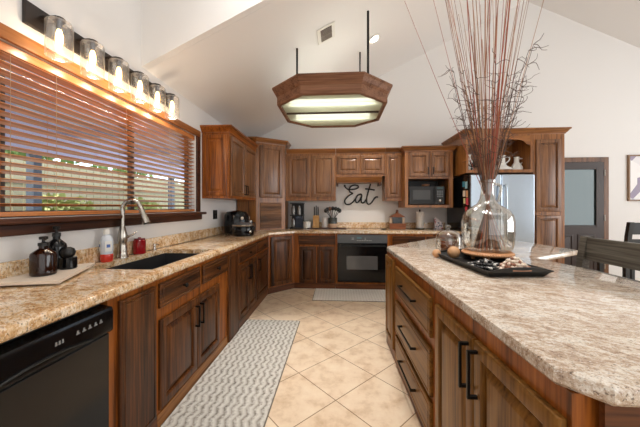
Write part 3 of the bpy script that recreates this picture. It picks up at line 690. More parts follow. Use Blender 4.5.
# cubby contents
def pitcher(label, loc, prof, hz, hr, mat, rot=0):
    t = thing('pitcher', label, 'pitcher', loc, rot, 'white pitchers in the cubby')
    bm = BM(); lathe(bm, prof, 28); link('body', bm, mat, t, smooth=40)
    r = prof[-2][0]
    bm = BM(); tube(bm, spline([(r*.9, 0, hz), (r+hr, 0, hz-.005), (r+hr*1.05, 0, hz-.05), (r*.95, 0, hz-.10)]), .009, 8); link('handle', bm, mat, t, smooth=50)
ZC = 1.816
pitcher('white wide-based ceramic pitcher in the middle of the cubby', (2.42, 4.34, ZC), [(.10, 0), (.135, .012), (.13, .035), (.07, .075), (.048, .11), (.046, .20), (.054, .225), (.048, .226), (.038, .20)], .205, .05, WHITE, R(-10))
pitcher('smaller white ceramic pitcher with a loop handle at the end of the cubby', (2.635, 4.34, ZC), [(.06, 0), (.078, .01), (.080, .05), (.055, .095), (.034, .125), (.033, .19), (.038, .205), (.032, .206), (.028, .19)], .185, .07, WHITE, R(10))
bm = BM(); lathe(bm, [(.05, 0), (.062, .01), (.06, .12), (.048, .18), (.03, .21), (.028, .26), (.036, .275), (.028, .276), (.022, .25)], 24); tag(link('white_jug', bm, WHITE, loc=(2.02, 4.50, ZC), smooth=40), 'tall white jug behind the dark wire ornament in the cubby', 'jug')
bm = BM(); random.seed(3)
ball(bm, (0, 0, .03), .02, 1)
for i in range(16):
    d = Vector((random.uniform(-1, 1), random.uniform(-.6, .6), random.uniform(-.1, 1))).normalized()*random.uniform(.09, .13); cyl(bm, (0, 0, .06), (d.x, d.y, .062+d.z*.9 if d.z > -.3 else .03), .006, 5); 
tag(link('wire_ornament', bm, IRON, loc=(1.965, 4.28, ZC-.006)), 'dark spiky metal star ornament at the near end of the cubby', 'ornament')

# ------------------------------------------------------------------ back wall door, picture, sign
t = thing('door_1', 'dark brown door with a large glass lite beside the pantry', 'door', (3.50, YB, 0)); t['kind'] = 'structure'
DBR = plain('dark_door_paint', (56, 41, 34), .4, 0, .35)
bm = BM(); bx(bm, 0, .115, -.035, -.002, .01, 2.03); bx(bm, .80, .91, -.035, -.002, .01, 2.03); bx(bm, .115, .80, -.035, -.002, .01, .95); bx(bm, .115, .80, -.035, -.002, 1.93, 2.03)
link('door_slab', bm, DBR, t)
for a, b_ in ((.14, .42), (.49, .77)): link('door_panel', panel_bm(a, b_, .15, .82, y=-.0355, t=.01, fr=.03), DBR, t, smooth=25)
bm = BM()
for r_ in ((.10, .135, .94, 1.945), (.78, .815, .94, 1.945), (.135, .78, .94, .975), (.135, .78, 1.91, 1.945)): bx(bm, r_[0], r_[1], -.046, -.0355, r_[2], r_[3], .003)
link('lite_frame', bm, DBR, t)
bm = BM(); bx(bm, .12, .80, -.022, -.016, .955, 1.925); link('door_glass', bm, plain('mirror_grey_glass', (70, 80, 80), .06, .25), t)
for z in (.25, 1.05, 1.80):
    bm = BM(); cyl(bm, (.917, -.040, z), (.917, -.040, z+.1), .007, 8); link('hinge', bm, NICKEL, t)
bm = BM(); bx(bm, 3.41, 3.497, YB-.02, YB-.001, 0, 2.115, .003); bx(bm, 4.425, 4.50, YB-.02, YB-.001, 0, 2.115, .003); bx(bm, 3.497, 4.425, YB-.02, YB-.001, 2.035, 2.115, .003); struct('trim_4', bm, wood('door_casing', (66, 42, 26), (104, 70, 46), (132, 92, 62), 'z'))
t = thing('framed_picture', 'framed abstract print in lavender and white on the back wall', 'picture', (4.80, YB, 1.38))
bm = BM(); bx(bm, 0, .022, -.032, -.001, 0, .765); bx(bm, .588, .61, -.032, -.001, 0, .765); bx(bm, .022, .588, -.032, -.001, 0, .022); bx(bm, .022, .588, -.032, -.001, .743, .765); link('frame', bm, wood('picture_frame', (92, 66, 46), (130, 98, 70), (150, 118, 88), 'z'), t)
m, nt, b = newmat('abstract_print')
tc = nt.nodes.new('ShaderNodeTexCoord'); vo = nt.nodes.new('ShaderNodeTexVoronoi'); vo.inputs['Scale'].default_value = 4.5; nt.links.new(tc.outputs['Object'], vo.inputs['Vector'])
rp = ramp(nt, [(0, (236, 232, 230)), (.35, (200, 196, 206)), (.5, (150, 138, 160)), (.7, (226, 222, 222)), (.88, (70, 66, 92))]); rp.color_ramp.interpolation = 'CONSTANT'
sp = nt.nodes.new('ShaderNodeSeparateColor'); nt.links.new(vo.outputs['Color'], sp.inputs[0]); nt.links.new(sp.outputs[0], rp.inputs[0]); nt.links.new(rp.outputs[0], b.inputs['Base Color'])
box_obj('print', m, t, .023, .587, -.016, -.002, .023, .742)
# cursive word
def wallpt(x, y): # zoomed tracing of the word, in wall coordinates
    px, py = 330+x/9.49, 170+y/9.49
    return (.06+(px-342)*(.666/38), 4.978, 1.67-(py-185)*(.372/21))
E1 = [(140,150),(150,168),(172,184),(205,186),(245,180),(270,165),(262,150),(232,144),(200,156),(182,182),(190,208),(216,222),(190,236),(158,262),(140,294),(150,322),(182,326),(214,308),(240,278),(262,244),(290,230),(304,238)]
A1 = [(302,236),(272,236),(250,262),(244,296),(260,310),(284,284),(304,240),(296,286),(304,312),(324,308),(344,280)]
T1 = [(386,134),(368,190),(350,262),(350,306),(368,326),(394,310),(416,278),(436,258),(456,258)]
T2 = [(334,180),(376,184),(424,192)]
bm = BM()
for s in (E1, A1, T1, T2): tube(bm, spline([wallpt(*p) for p in s], 6), .0125, 8)
ball(bm, wallpt(140, 150), .02, 2)
tag(link('wall_sign', bm, BLACKM, smooth=60), 'black cursive metal word Eat on the wall above the cooktop', 'sign')

# ------------------------------------------------------------------ back counter things
ZT = .9105
t = thing('coffee_station', 'tall dark coffee maker stand with shelves and mugs in the back corner', 'coffee maker', (-.80, 4.72, ZT))
bm = BM(); bx(bm, -.02, .19, .17, .20, 0, .44); bx(bm, -.03, .20, 0, .20, 0, .02); bx(bm, -.03, .20, .02, .20, .22, .235); bx(bm, -.03, .20, .02, .20, .425, .44); link('stand', bm, BLACKM, t)
bm = BM(); bx(bm, .06, .18, .03, .165, .021, .06, .004); bx(bm, .06, .18, .10, .165, .06, .19, .004); bx(bm, .06, .18, .02, .165, .16, .215, .006); link('brewer', bm, plain('navy_brewer', (44, 54, 72), .2), t)
for x, z in ((.0, .2355), (.10, .2355), (.0, .0205)):
    bm = BM(); lathe(bm, [(.026, 0), (.033, .008), (.034, .12), (.03, .135), (.02, .14), (.02, .155)], 16, (x+.02, .08, z)); link('canister', bm, plain('smoky_jar', (120, 116, 112), .15, .5), t, smooth=40)
bm = BM(); lathe(bm, [(.06, 0), (.068, .006), (.070, .10), (.066, .112)], 24); ca = link('body', bm, WHITE, smooth=35)
t = thing('white_canister', 'short white ceramic canister beside the knife block', 'canister', (-.54, 4.80, ZT)); ca.parent = t
bm = BM(); lathe(bm, [(.071, .1125), (.072, .124), (.02, .13), (.012, .14), (.002, .142)], 24); link('lid', bm, plain('lid_grey', (176, 176, 172), .3), t, smooth=40)
bm = BM(); prism(bm, [(-.33, -.10), (.33, -.10), (.33, .10), (-.33, .10)], 0, .014); tag(link('wooden_tray', bm, DARKW, loc=(-.20, 4.80, ZT)), 'dark wooden tray under the knife block and utensil crock', 'tray')
ZT2 = ZT+.0145
t = thing('knife_block', 'light wooden knife block with black handled knives on the back counter', 'knife block', (-.385, 4.81, ZT2))
bm = BM(); loft(bm, [[(-.05, y, z) for y, z in ((-.07, 0), (.07, 0), (.075, .17), (-.02, .21), (-.07, .15))], [(.05, y, z) for y, z in ((-.07, 0), (.07, 0), (.075, .17), (-.02, .21), (-.07, .15))]]); link('block', bm, plain('beech', (198, 150, 92), .45, bump=.1), t)
for i, (x, h) in enumerate(((-.032, .15), (.0, .17), (.03, .15), (.032, .12))):
    bm = BM(); y = .01 if i < 3 else .05; bx(bm, x-.009, x+.009, y-.012, y+.012, .205 if i < 3 else .192, .21+h, .003); link('knife', bm, BLACKM, t)
bm = BM(); lathe(bm, [(.05, 0), (.055, .005), (.055, .16), (.05, .175), (.04, .178)], 22); tag(link('glass_jar', bm, plain('milky_jar', (214, 208, 204), .2), loc=(-.235, 4.83, ZT2), smooth=40), 'pale glass jar between the knife block and the utensil crock', 'jar')
t = thing('utensil_crock', 'glass crock full of dark cooking utensils near the cooktop', 'utensil crock', (-.10, 4.80, ZT2))
bm = BM(); lathe(bm, [(.072, 0), (.076, .005), (.076, .07), (.075, .07)], 24); link('base', bm, plain('tan_band', (214, 178, 150), .4), t, smooth=40)
bm = BM(); lathe(bm, [(.0755, .0705), (.076, .17), (.072, .175), (.06, .175)], 24); link('crock', bm, plain('dark_glass', (58, 62, 60), .12), t, smooth=40)
random.seed(5)
for i in range(7):
    a = -1.2+i*.4; bm = BM(); p1 = Vector((math.sin(a)*.13, random.uniform(-.03, .05), .27+.06*math.cos(a))); p0 = Vector((math.sin(a)*.04, 0, .176)); tube(bm, [p0, p1], .006, 6)
    ball(bm, p1, .03, 2, (1, .4, 1.25)); u = link('utensil', bm, (BLACKM, plain('wood_spoon', (110, 70, 44), .6))[i == 2], t, smooth=60)
t = thing('spoon_rest', 'small dark spoon rest on the counter beside the wooden house lantern', 'spoon rest', (.73, 4.62, ZT))
bm = BM(); lathe(bm, [(.02, 0), (.05, .006), (.055, .016), (.05, .016), (.018, .006)], 20); link('dish', bm, BLACKM, t, smooth=50)
t = thing('wooden_lantern', 'wooden house shaped lantern with a pointed roof and dark glass on the back counter', 'lantern', (.985, 4.80, ZT)); t.scale = (.88, .88, .9)
WL = wood('lantern_wood', (86, 44, 24), (128, 72, 42), (154, 96, 60), 'x')
bm = BM(); bx(bm, -.15, .15, -.06, .06, 0, .105, .004); link('base', bm, WL, t)
bm = BM(); bx(bm, -.085, .085, -.045, .045, .1055, .22); link('panes', bm, plain('lantern_glass', (56, 58, 60), .15, .1), t)
for s in (-1, 1):
    bm = BM(); lathe(bm, [(.024, .1055), (.028, .112), (.028, .19), (.024, .20), (.01, .202)], 16, (s*.118, 0, 0)); link('candle_cup', bm, plain('cream_wax', (232, 206, 180), .4), t, smooth=40)
bm = BM(); loft(bm, [[(-.15, y, .221), (.15, y, .221), (.035, y, .292), (-.035, y, .292)] for y in (-.058, .058)]); r_ = link('roof', bm, WL, t)
bm = BM(); lathe(bm, [(.03, .2925), (.03, .32), (.02, .33), (.026, .345), (.01, .36)], 14); link('finial', bm, WL, r_, smooth=40)
t = thing('paper_towel_holder', 'roll of white paper towels on a dark stand under the microwave cabinet', 'paper towels', (1.36, 4.80, ZT))
bm = BM(); lathe(bm, [(.075, 0), (.078, .006), (.075, .014), (.02, .016)], 24); link('stand', bm, IRON, t, smooth=40)
bm = BM(); lathe(bm, [(.058, .0165), (.060, .02), (.060, .285), (.056, .288)], 28); link('roll', bm, plain('paper', (240, 236, 230), .9), t, smooth=40)
bm = BM(); cyl(bm, (0, 0, .2885), (0, 0, .31), .008, 10); ball(bm, (0, 0, .315), .014, 2); link('finial', bm, IRON, t, smooth=40)
bm = BM(); loft(bm, [[(-.065, -.035, 0), (.065, -.035, 0), (.065, .035, 0), (-.065, .035, 0)], [(-.06, -.03, .10), (.06, -.03, .10), (.06, .03, .10), (-.06, .03, .10)], [(-.062, -.004, .20), (-.03, -.004, .185), (-.03, .004, .185), (-.062, .004, .20)]])
m, nt, b = newmat('printed_bag'); tc = nt.nodes.new('ShaderNodeTexCoord'); n = nt.nodes.new('ShaderNodeTexNoise'); n.inputs['Scale'].default_value = 26; nt.links.new(tc.outputs['Object'], n.inputs[0])
rp = ramp(nt, [(.0, (60, 70, 110)), (.42, (226, 220, 222)), (.6, (178, 96, 104))]); rp.color_ramp.interpolation = 'CONSTANT'; nt.links.new(n.outputs['Fac'], rp.inputs[0]); nt.links.new(rp.outputs[0], b.inputs['Base Color'])
tag(link('snack_bag', bm, m, loc=(1.66, 4.80, ZT)), 'small white patterned pouch on the back counter beside the refrigerator', 'pouch')

# ------------------------------------------------------------------ rugs
def rug_mat(name, zig=True):
    m, nt, b = newmat(name); L = nt.links.new
    tc = nt.nodes.new('ShaderNodeTexCoord'); sx = nt.nodes.new('ShaderNodeSeparateXYZ'); L(tc.outputs['Object'], sx.inputs[0])
    def M(op, a, b_=None, c=None):
        q = nt.nodes.new('ShaderNodeMath'); q.operation = op
        for i, v in enumerate((a, b_, c)):
            if v is None: continue
            if isinstance(v, (int, float)): q.inputs[i].default_value = v
            else: L(v, q.inputs[i])
        return q.outputs[0]
    n = nt.nodes.new('ShaderNodeTexNoise'); n.inputs['Scale'].default_value = 55 if zig else 60; n.inputs['Detail'].default_value = 5; n.inputs['Roughness'].default_value = .7; L(tc.outputs['Object'], n.inputs[0])
    if zig:
        tri = M('PINGPONG', sx.outputs['Y'], .050)
        base = M('MULTIPLY_ADD', tri, .42, sx.outputs['X'])
        base = M('MULTIPLY_ADD', n.outputs['Fac'], .035, base)
        st = M('PINGPONG', base, .024); st = M('MULTIPLY', st, .55/.024)
        st = M('MULTIPLY_ADD', n.outputs['Fac'], 1.2, M('SUBTRACT', st, .36))
        rp = ramp(nt, [(.08, (112, 105, 96)), (.30, (160, 153, 143)), (.5, (194, 188, 178)), (.9, (216, 211, 202))])
    else:
        a = M('PINGPONG', sx.outputs['X'], .02); c_ = M('PINGPONG', sx.outputs['Y'], .025)
        st = M('ADD', M('MULTIPLY', a, 12.0), M('MULTIPLY', c_, 12.0)); st = M('MULTIPLY_ADD', n.outputs['Fac'], .7, M('MULTIPLY', st, .9))
        rp = ramp(nt, [(.15, (176, 166, 152)), (.5, (222, 214, 204)), (.8, (238, 232, 224))])
    L(st, rp.inputs[0]); L(rp.outputs[0], b.inputs['Base Color']); b.inputs['Roughness'].default_value = .95; b.inputs['Specular IOR Level'].default_value = .1
    bp = nt.nodes.new('ShaderNodeBump'); bp.inputs['Strength'].default_value = .7; bp.inputs['Distance'].default_value = .006; L(st, bp.inputs['Height']); L(bp.outputs[0], b.inputs['Normal'])
    return m
def rug(name, label, x0, x1, y0, y1, mat, h=.012):
    t = thing(name, label, 'rug', ((x0+x1)/2, (y0+y1)/2, .001)); a, b_ = (x1-x0)/2, (y1-y0)/2
    bm = BM(); bx(bm, -a, a, -b_, b_, 0, h, .004); link('pile', bm, mat, t)
    bm = BM()
    e = .006
    for q in ((-a-e, -a-.0005, -b_-e, b_+e), (a+.0005, a+e, -b_-e, b_+e), (-a, a, -b_-e, -b_-.0005), (-a, a, b_+.0005, b_+e)): bx(bm, *q, 0, h*.7)
    link('binding', bm, plain('rug_binding', (120, 112, 100), .9), t)
rug('runner_rug', 'grey and cream wavy patterned runner rug along the sink cabinets', -1.025, -.435, 1.25, 3.10, rug_mat('wavy_rug'))
rug('oven_mat', 'cream woven mat on the tile in front of the oven', -.355, .80, 3.82, 4.36, rug_mat('cream_rug', False), .01)

# ------------------------------------------------------------------ island
IA = math.atan2(-1, .028)
fx = lambda y: .535-.028*y
DI = .60
def islandcab(name, label, yfar, ynear):
    return thing(name, label, 'cabinet', (fx(yfar), yfar, 0), IA, 'island cabinets'), (yfar-ynear)*1.0004-.002
c, w = islandcab('island_end_cabinet', 'narrow end cabinet of the island closest to the oven', 2.70, 2.342)
carcass(c, w, DI, .002, .866); kick(c, w); link('door', panel_bm(.02, w-.03, .09, .835), IDOOR, c, smooth=25)
c, w = islandcab('island_drawer_cabinet', 'oak island cabinet with three stacked drawers and black bar handles', 2.34, 1.462)
carcass(c, w, DI, .002, .866); kick(c, w)
for z0, z1 in ((.595, .805), (.285, .535), (.06, .255)): drawer(c, .055, w-.035, z0, z1, IDOORH, pull=.33)
c, w = islandcab('island_door_cabinet', 'oak island cabinet with two tall doors and black bar handles near the camera', 1.46, .655)
carcass(c, w, DI, .002, .866); kick(c, w)
door(c, .035, .404, .09, .80, IDOOR, 'r', hz=(.605, .775)); door(c, .412, w-.012, .09, .80, IDOOR, 'l', hz=(.605, .775))
bm = BM(); bx(bm, 1.135, 1.16, .665, 2.3, .002, .866); tag(link('end_panel', bm, DARKP), 'dark oak back panel of the island on the stool side', 'panel', 'island panels')
bm = BM(); bx(bm, .565, 1.13, .634, .648, .002, .866); tag(link('end_panel', bm, DARKP), 'dark oak end panel of the island nearest the camera', 'panel', 'island panels')
bm = BM(); prism(bm, [(1.14, 2.31), (1.40, 2.31), (1.90, 2.62), (1.84, 3.10), (1.15, 3.24), (.60, 2.74), (1.12, 2.74)], .002, .866); tag(link('island_wing_cabinet', bm, DARKP), 'dark oak angled wing cabinet under the far side of the island counter', 'cabinet')
bm = BM()
slab(bm, [(.565, .612), (1.47, .612), (1.485, 1.85), (1.445, 2.15), (2.06, 2.55), (1.95, 3.27), (1.12, 3.41), (.87, 3.13), (.475, 2.72), (.445, 2.64), (.498, .685)], .868, .91)
tag(link('island_countertop', bm, GRAN_I, smooth=30), 'pale speckled granite island counter with an angled far wing', 'countertop')

# tray and its contents
TA = R(6)
t = thing('serving_tray', 'black rectangular serving tray with cut-out handles on the island', 'tray', (.915, 1.83, ZT), TA)
hw, hl = .178, .31
bm = BM()
def rr(sx, sy, z): return [(-sx, -sy, z), (sx, -sy, z), (sx, sy, z), (-sx, sy, z)]
loft(bm, [rr(hw-.03, hl-.03, 0), rr(hw, hl, .036), rr(hw-.006, hl-.006, .036), rr(hw-.034, hl-.034, .006)])
link('body', bm, BLACKM, t)
for s in (-1, 1):
    bm = BM(); pts = []
    for i in range(13):
        u = -1+2*i/12; pts.append((u*hw*.98, s*(hl+.001+.006*(1-u*u)), .036+.022*(1-u*u)))
    lo = [[(x, y-s*.006, .030), (x, y, .030), (x, y+s*.004, z), (x, y-s*.004, z)] for x, y, z in pts]
    loft(bm, lo); link('handle', bm, BLACKM, t)
    box_obj('handle_slot', plain('copper_slot', (150, 104, 78), .4), t, -.05, .05, s*(hl+.0078), s*(hl+.0085), .036, .048)
ZTR = ZT+.0065
t = thing('wooden_riser', 'round wooden riser with a beaded edge under the big glass bottle', 'riser', (1.02, 2.0, ZTR)); t.scale = (.89, .89, 1)
bm = BM(); lathe(bm, [(.13, .034), (.165, .036), (.172, .042), (.172, .056), (.165, .062), (.001, .062)], 48); link('top', bm, plain('tan_wood', (178, 124, 82), .5, bump=.2), t, smooth=40)
bm = BM()
for i in range(64): a = 2*PI*i/64; ball(bm, (.1715*math.cos(a), .1715*math.sin(a), .049), .0088, 1)
link('beaded_edge', bm, plain('bead_tan', (196, 146, 104), .5), t, smooth=60)
for a in (.6, 2.7, 4.8):
    bm = BM(); lathe(bm, [(.012, 0), (.016, .015), (.014, .0338)], 12, (-.04+.055*math.cos(a), .08*math.sin(a), 0)); link('foot', bm, plain('tan_wood', (178, 124, 82), .5, bump=.2), t, smooth=40)
ZBT = ZTR+.0625; BC = (1.035, 2.025)
t = thing('glass_bottle', 'large clear glass demijohn bottle full of dried sticks on the island tray', 'bottle', (BC[0], BC[1], ZBT)); t.scale = (.89, .89, 1.02)
prof = [(.10, .004), (.145, .0), (.165, .012), (.178, .05), (.182, .12), (.182, .19), (.174, .235), (.150, .27), (.110, .295), (.074, .315), (.055, .345), (.046, .39), (.044, .44), (.046, .455), (.056, .460), (.056, .478), (.046, .482)]
bm = BM()
n = 48; loops = [[(r*math.cos(2*PI*i/n), r*math.sin(2*PI*i/n), z) for i in range(n)] for r, z in prof]
loft(bm, loops, True, False); link('body', bm, DEMI, t, smooth=50)
bm = BM(); tube(bm, spline([(.050, -.012, .45), (.085, -.02, .44), (.090, -.02, .40), (.07, -.016, .33)]), .009, 10); link('handle', bm, DEMI, t, smooth=60)
STICKS = [plain('stick_red', (156, 76, 54), .7), plain('stick_brown', (138, 86, 62), .7), plain('stick_tan', (168, 120, 84), .7), plain('stick_grey', (164, 128, 102), .7)]
random.seed(21)
for i in range(52):
    a = random.uniform(0, 2*PI); q = math.sqrt(random.random())
    thin = i % 3 != 0
    top = random.uniform(1.75, 2.15) if thin else random.uniform(1.5, 2.1)
    sp = .40 if thin else .20
    if i == 4: a, q = PI, 1.35
    b0 = Vector((.09*math.cos(a+PI)*q, .09*math.sin(a+PI)*q, .012)); nk = Vector((.030*math.cos(a)*q, .030*math.sin(a)*q, .44))
    e = Vector((sp*math.cos(a)*q*1.05, sp*math.sin(a)*q, top)); mid = nk.lerp(e, .5)+Vector((random.uniform(-.02, .02), random.uniform(-.02, .02), 0))
    bm = BM(); r0 = .0024 if thin else .0046
    tube(bm, spline([b0, nk, mid, e], 5), r0, 6, r0*.5)
    tag(link('dried_stick', bm, STICKS[i % 4], loc=(BC[0], BC[1], ZBT), smooth=60), 'straight dried reddish brown stick standing in the glass bottle', 'stick', 'straight dried sticks in the bottle')
random.seed(33)
CURL = plain('curly_dark', (86, 62, 50), .75)
for i in range(24):
    a = random.uniform(0, 2*PI); nk = Vector((.028*math.cos(a), .028*math.sin(a), .44)); b0 = Vector((-.08*math.cos(a), -.08*math.sin(a), .012))
    pts = [b0, nk]; p = nk.copy(); H = random.uniform(.5, .95)
    sp = random.uniform(.10, .30); d = Vector((math.cos(a)*sp, math.sin(a)*sp, 1)).normalized(); s = H/7
    for k in range(7):
        p = p+d*s+Vector((random.uniform(-.012, .012), random.uniform(-.012, .012), 0)); pts.append(p.copy())
    bm = BM(); tube(bm, spline(pts, 3), .0026, 5, .0016)
    for k in range(3, 9):
        for _ in range(2):
            q = pts[k]; az = a+random.uniform(-1.4, 1.4); seg = [q]; dd = Vector((math.cos(az), math.sin(az), random.uniform(-.2, .8))).normalized()
            for j in range(4):
                dd = (dd+Vector((random.uniform(-.7, .7), random.uniform(-.7, .7), random.uniform(-.5, .6)))).normalized(); seg.append(seg[-1]+dd*random.uniform(.015, .034))
            tube(bm, spline(seg, 2), .0021, 4, .0012)
    tag(link('curly_twig', bm, CURL, loc=(BC[0], BC[1], ZBT), smooth=60), 'curly branching dark twig among the straight sticks in the glass bottle', 'twig', 'curly twigs in the bottle')

# bead garlands on the tray
random.seed(9)
def garland(label, c, sx, sy, n, mats, r, layers):
    bm = BM(); pts = []
    for i in range(n):
        a = i*2.399963; q = math.sqrt((i+.5)/n); lay = int((1-q)*layers)
        p = (c[0]+math.cos(a)*q*sx, c[1]+math.sin(a)*q*sy, c[2]+r+lay*r*1.4)
        k = len(bm.faces); ball(bm, p, r, 1); bm.faces.ensure_lookup_table(); mi = random.randrange(len(mats))
        for f in bm.faces[k:]: f.material_index = mi
    return tag(link('bead_garland', bm, mats, smooth=60), label, 'garland', 'bead garlands on the tray')
garland('black and white bead garland heaped in the middle of the tray', (.885, 1.745, ZTR+.0005), .10, .09, 120, [BLACKM, BLACKM, BLACKM, plain('bead_white', (206, 200, 194), .4)], .0100, 3)
garland('pale wooden bead garland heaped near the handled end of the tray', (1.00, 1.665, ZTR+.0005), .085, .085, 150, [plain('bead_pale', (214, 196, 178), .6), plain('bead_pale', (214, 196, 178), .6), plain('bead_brown', (138, 92, 70), .6)], .0105, 5)
for (x, y, r, z, lab) in ((.815, 2.045, .042, ZTR, 'larger tan wooden ball in the far corner of the black tray'), (.715, 2.10, .030, ZT, 'smaller brown wooden ball beside the glass cloche')):
    bm = BM(); ball(bm, (0, 0, r), r, 3); tag(link('wooden_ball', bm, plain('ball_tan', (182, 138, 98), .6, bump=.3), loc=(x, y, z+.0005), smooth=60), lab, 'ball', 'wooden balls')
t = thing('glass_cloche', 'glass dome cloche with a knob on a small base behind the tray', 'cloche', (.855, 2.25, ZT)); t.scale = (1.12, 1.12, 1.12)
bm = BM(); lathe(bm, [(.085, 0), (.092, .004), (.092, .012), (.08, .014)], 32); link('base', bm, plain('cloche_base', (122, 84, 60), .5), t, smooth=40)
bm = BM(); pr_ = [(.080, .0145), (.083, .06), (.081, .115), (.068, .148), (.040, .166), (.012, .172)]; n = 32
loft(bm, [[(r*math.cos(2*PI*i/n), r*math.sin(2*PI*i/n), z) for i in range(n)] for r, z in pr_], False, True); dm = link('dome', bm, DEMI, t, smooth=50)
bm = BM(); lathe(bm, [(.008, .1725), (.008, .178), (.018, .188), (.018, .198), (.008, .206), (.001, .207)], 16); link('knob', bm, glassy('knob_glass', (236, 236, 232), .2), dm, smooth=50)
t = thing('jar_candle', 'dark amber candle jar inside the glass cloche', 'candle', (.86, 2.25, ZT+.0165))
bm = BM(); lathe(bm, [(.053, 0), (.058, .004), (.058, .085), (.054, .09)], 24); link('jar', bm, plain('brown_jar', (108, 58, 34), .2), t, smooth=40)
bm = BM(); lathe(bm, [(.054, .0905), (.054, .10), (.001, .101)], 24); link('lid', bm, plain('silver_lid', (170, 166, 160), .25, .9), t, smooth=40)

# ------------------------------------------------------------------ stools
def stool(label, loc, rot, mat, w=.46, zs=.64, zt=1.08):
    t = thing('counter_stool', label, 'stool', loc, rot, 'counter stools'); h = w/2
    bm = BM(); bx(bm, -h+.005, h-.005, -.19, .17, zs-.035, zs, .008); link('seat', bm, mat, t)
    for s in (-1, 1):
        bm = BM(); bx(bm, s*(h-.045), s*h, -.185, -.14, .001, zs-.0355, .003); link('leg', bm, mat, t)
        bm = BM(); x0, x1 = sorted((s*(h-.05), s*h))
        prof = [(.171, .001), (.171, zs), (.196, zt-.18), (.225, zt), (.270, zt), (.242, zt-.18), (.216, zs), (.216, .001)]
        loft(bm, [[(x0, y, z) for y, z in prof], [(x1, y, z) for y, z in prof]]); link('leg', bm, mat, t)
    def rail(z0, z1, nm):
        bm = BM(); f = lambda z: .190+(z-zs)*.085
        loft(bm, [[(x, f(z0)+o, z0) for x, o in ((-h+.051, 0), (h-.051, 0), (h-.051, .024), (-h+.051, .024))], [(x, f(z1)+o, z1) for x, o in ((-h+.051, 0), (h-.051, 0), (h-.051, .024), (-h+.051, .024))]]); link(nm, bm, mat, t)
    rail(zt-.155, zt-.006, 'top_rail'); rail(zt-.28, zt-.215, 'back_rail')
    for z, y in ((.22, -.165), (.30, .19)):
        bm = BM(); bx(bm, -h+.051 if y > 0 else -h+.046, h-.051 if y > 0 else h-.046, y-.012, y+.012, z-.02, z+.02, .003); link('stretcher', bm, mat, t)
    for s in (-1, 1):
        bm = BM(); bx(bm, s*(h-.035), s*(h-.015), -.139, .170, .24, .28, .003); link('stretcher', bm, mat, t)
stool('weathered dark wooden stool tucked against the long side of the island', (1.45, 1.82, 0), -PI/2, STOOLW, .48)
stool('black ladder-back stool by the back wall under the framed picture', (3.85, 4.0, 0), PI, BLACKM, .46, .64, 1.09)

# ------------------------------------------------------------------ light fixtures
t = thing('vanity_light_bar', 'black wall light bar with six clear glass jar shades above the window', 'wall light', (XL, 1.345, 2.237))
bm = BM(); bx(bm, .001, .022, 0, 1.27, .0, .122, .004); link('backplate', bm, plain('bronze_black', (46, 38, 34), .45, .3), t)
BULB = plain('bulb_glow', (255, 214, 150), .4, emit=(255, 206, 140), estr=9)
for i in range(6):
    y = .090+i*.208
    bm = BM(); bx(bm, .0225, .115, y-.020, y+.020, .066, .082, .003); lathe(bm, [(.027, 0), (.027, .014), (.022, .018)], 18, (.115, y, .059)); ar = link('arm', bm, plain('bronze_black', (46, 38, 34), .45, .3), t)
    bm = BM(); n = 26; pr_ = [(.028, .056), (.054, .054), (.060, .044), (.060, -.138), (.0595, -.140)]
    loft(bm, [[(.115+r*math.cos(2*PI*k/n), y+r*math.sin(2*PI*k/n), z) for k in range(n)] for r, z in pr_], False, False); link('glass_shade', bm, SHADE, t, smooth=50)
    bm = BM(); lathe(bm, [(.013, .058), (.014, .018), (.012, .014)], 14, (.115, y, 0)); link('socket', bm, plain('bronze_black', (46, 38, 34), .45, .3), t)
    bm = BM(); lathe(bm, [(.009, .0135), (.016, -.015), (.017, -.045), (.013, -.075), (.004, -.088)], 16, (.115, y, 0)); link('bulb', bm, BULB, t, smooth=60)
    l = bpy.data.lights.new('bulb_light', 'POINT'); l.energy = 1.4; l.color = (1, .87, .70); l.shadow_soft_size = .03
    lo = bpy.data.objects.new('bulb_light', l); COL.objects.link(lo); lo.parent = t; lo.location = (.115, y, -.125)

FC = (-.078, 3.425)
t = thing('pendant_light', 'octagonal oak framed fluorescent ceiling light hanging over the floor', 'ceiling light', (FC[0], FC[1], 2.42))
def octo(hw, he, hd, hs, z): return [(-he, -hd, z), (he, -hd, z), (hw, -hs, z), (hw, hs, z), (he, hd, z), (-he, hd, z), (-hw, hs, z), (-hw, -hs, z)]
def osc(k, z): return octo(.612+k, .307+k*.45, .605+k, .315+k*.45, z)
bm = BM(); lays = [(-.035, .018), (-.035, .0), (-.004, .0), (.0, .006), (.0, .095), (.008, .105), (.02, .12), (.045, .165), (.052, .172), (.052, .19), (-.02, .19), (-.02, .018)]
vs = loft(bm, [osc(k, z) for k, z in lays], False, False)
for i in range(8): bm.faces.new((vs[-1][i], vs[-1][(i+1) % 8], vs[0][(i+1) % 8], vs[0][i]))
link('frame', bm, wood('fixture_oak', (84, 50, 32), (124, 84, 60), (146, 104, 78), 'x', .45), t)
bm = BM(); loft(bm, [osc(-.021, .175), osc(-.021, .186)]); link('housing', bm, plain('housing_white', (236, 236, 226), .6), t)
box_obj('divider', plain('divider_dark', (70, 54, 42), .5), t, -.56, .56, -.011, .011, .002, .020)
m = bpy.data.materials.new('diffuser'); m.use_nodes = True; nt = m.node_tree; nt.nodes.clear()
o_ = nt.nodes.new('ShaderNodeOutputMaterial'); tr = nt.nodes.new('ShaderNodeBsdfTranslucent'); tr.inputs[0].default_value = lin((222, 222, 204)); tp = nt.nodes.new('ShaderNodeBsdfTransparent'); tp.inputs[0].default_value = lin((250, 250, 244)); mx = nt.nodes.new('ShaderNodeMixShader'); mx.inputs[0].default_value = .34
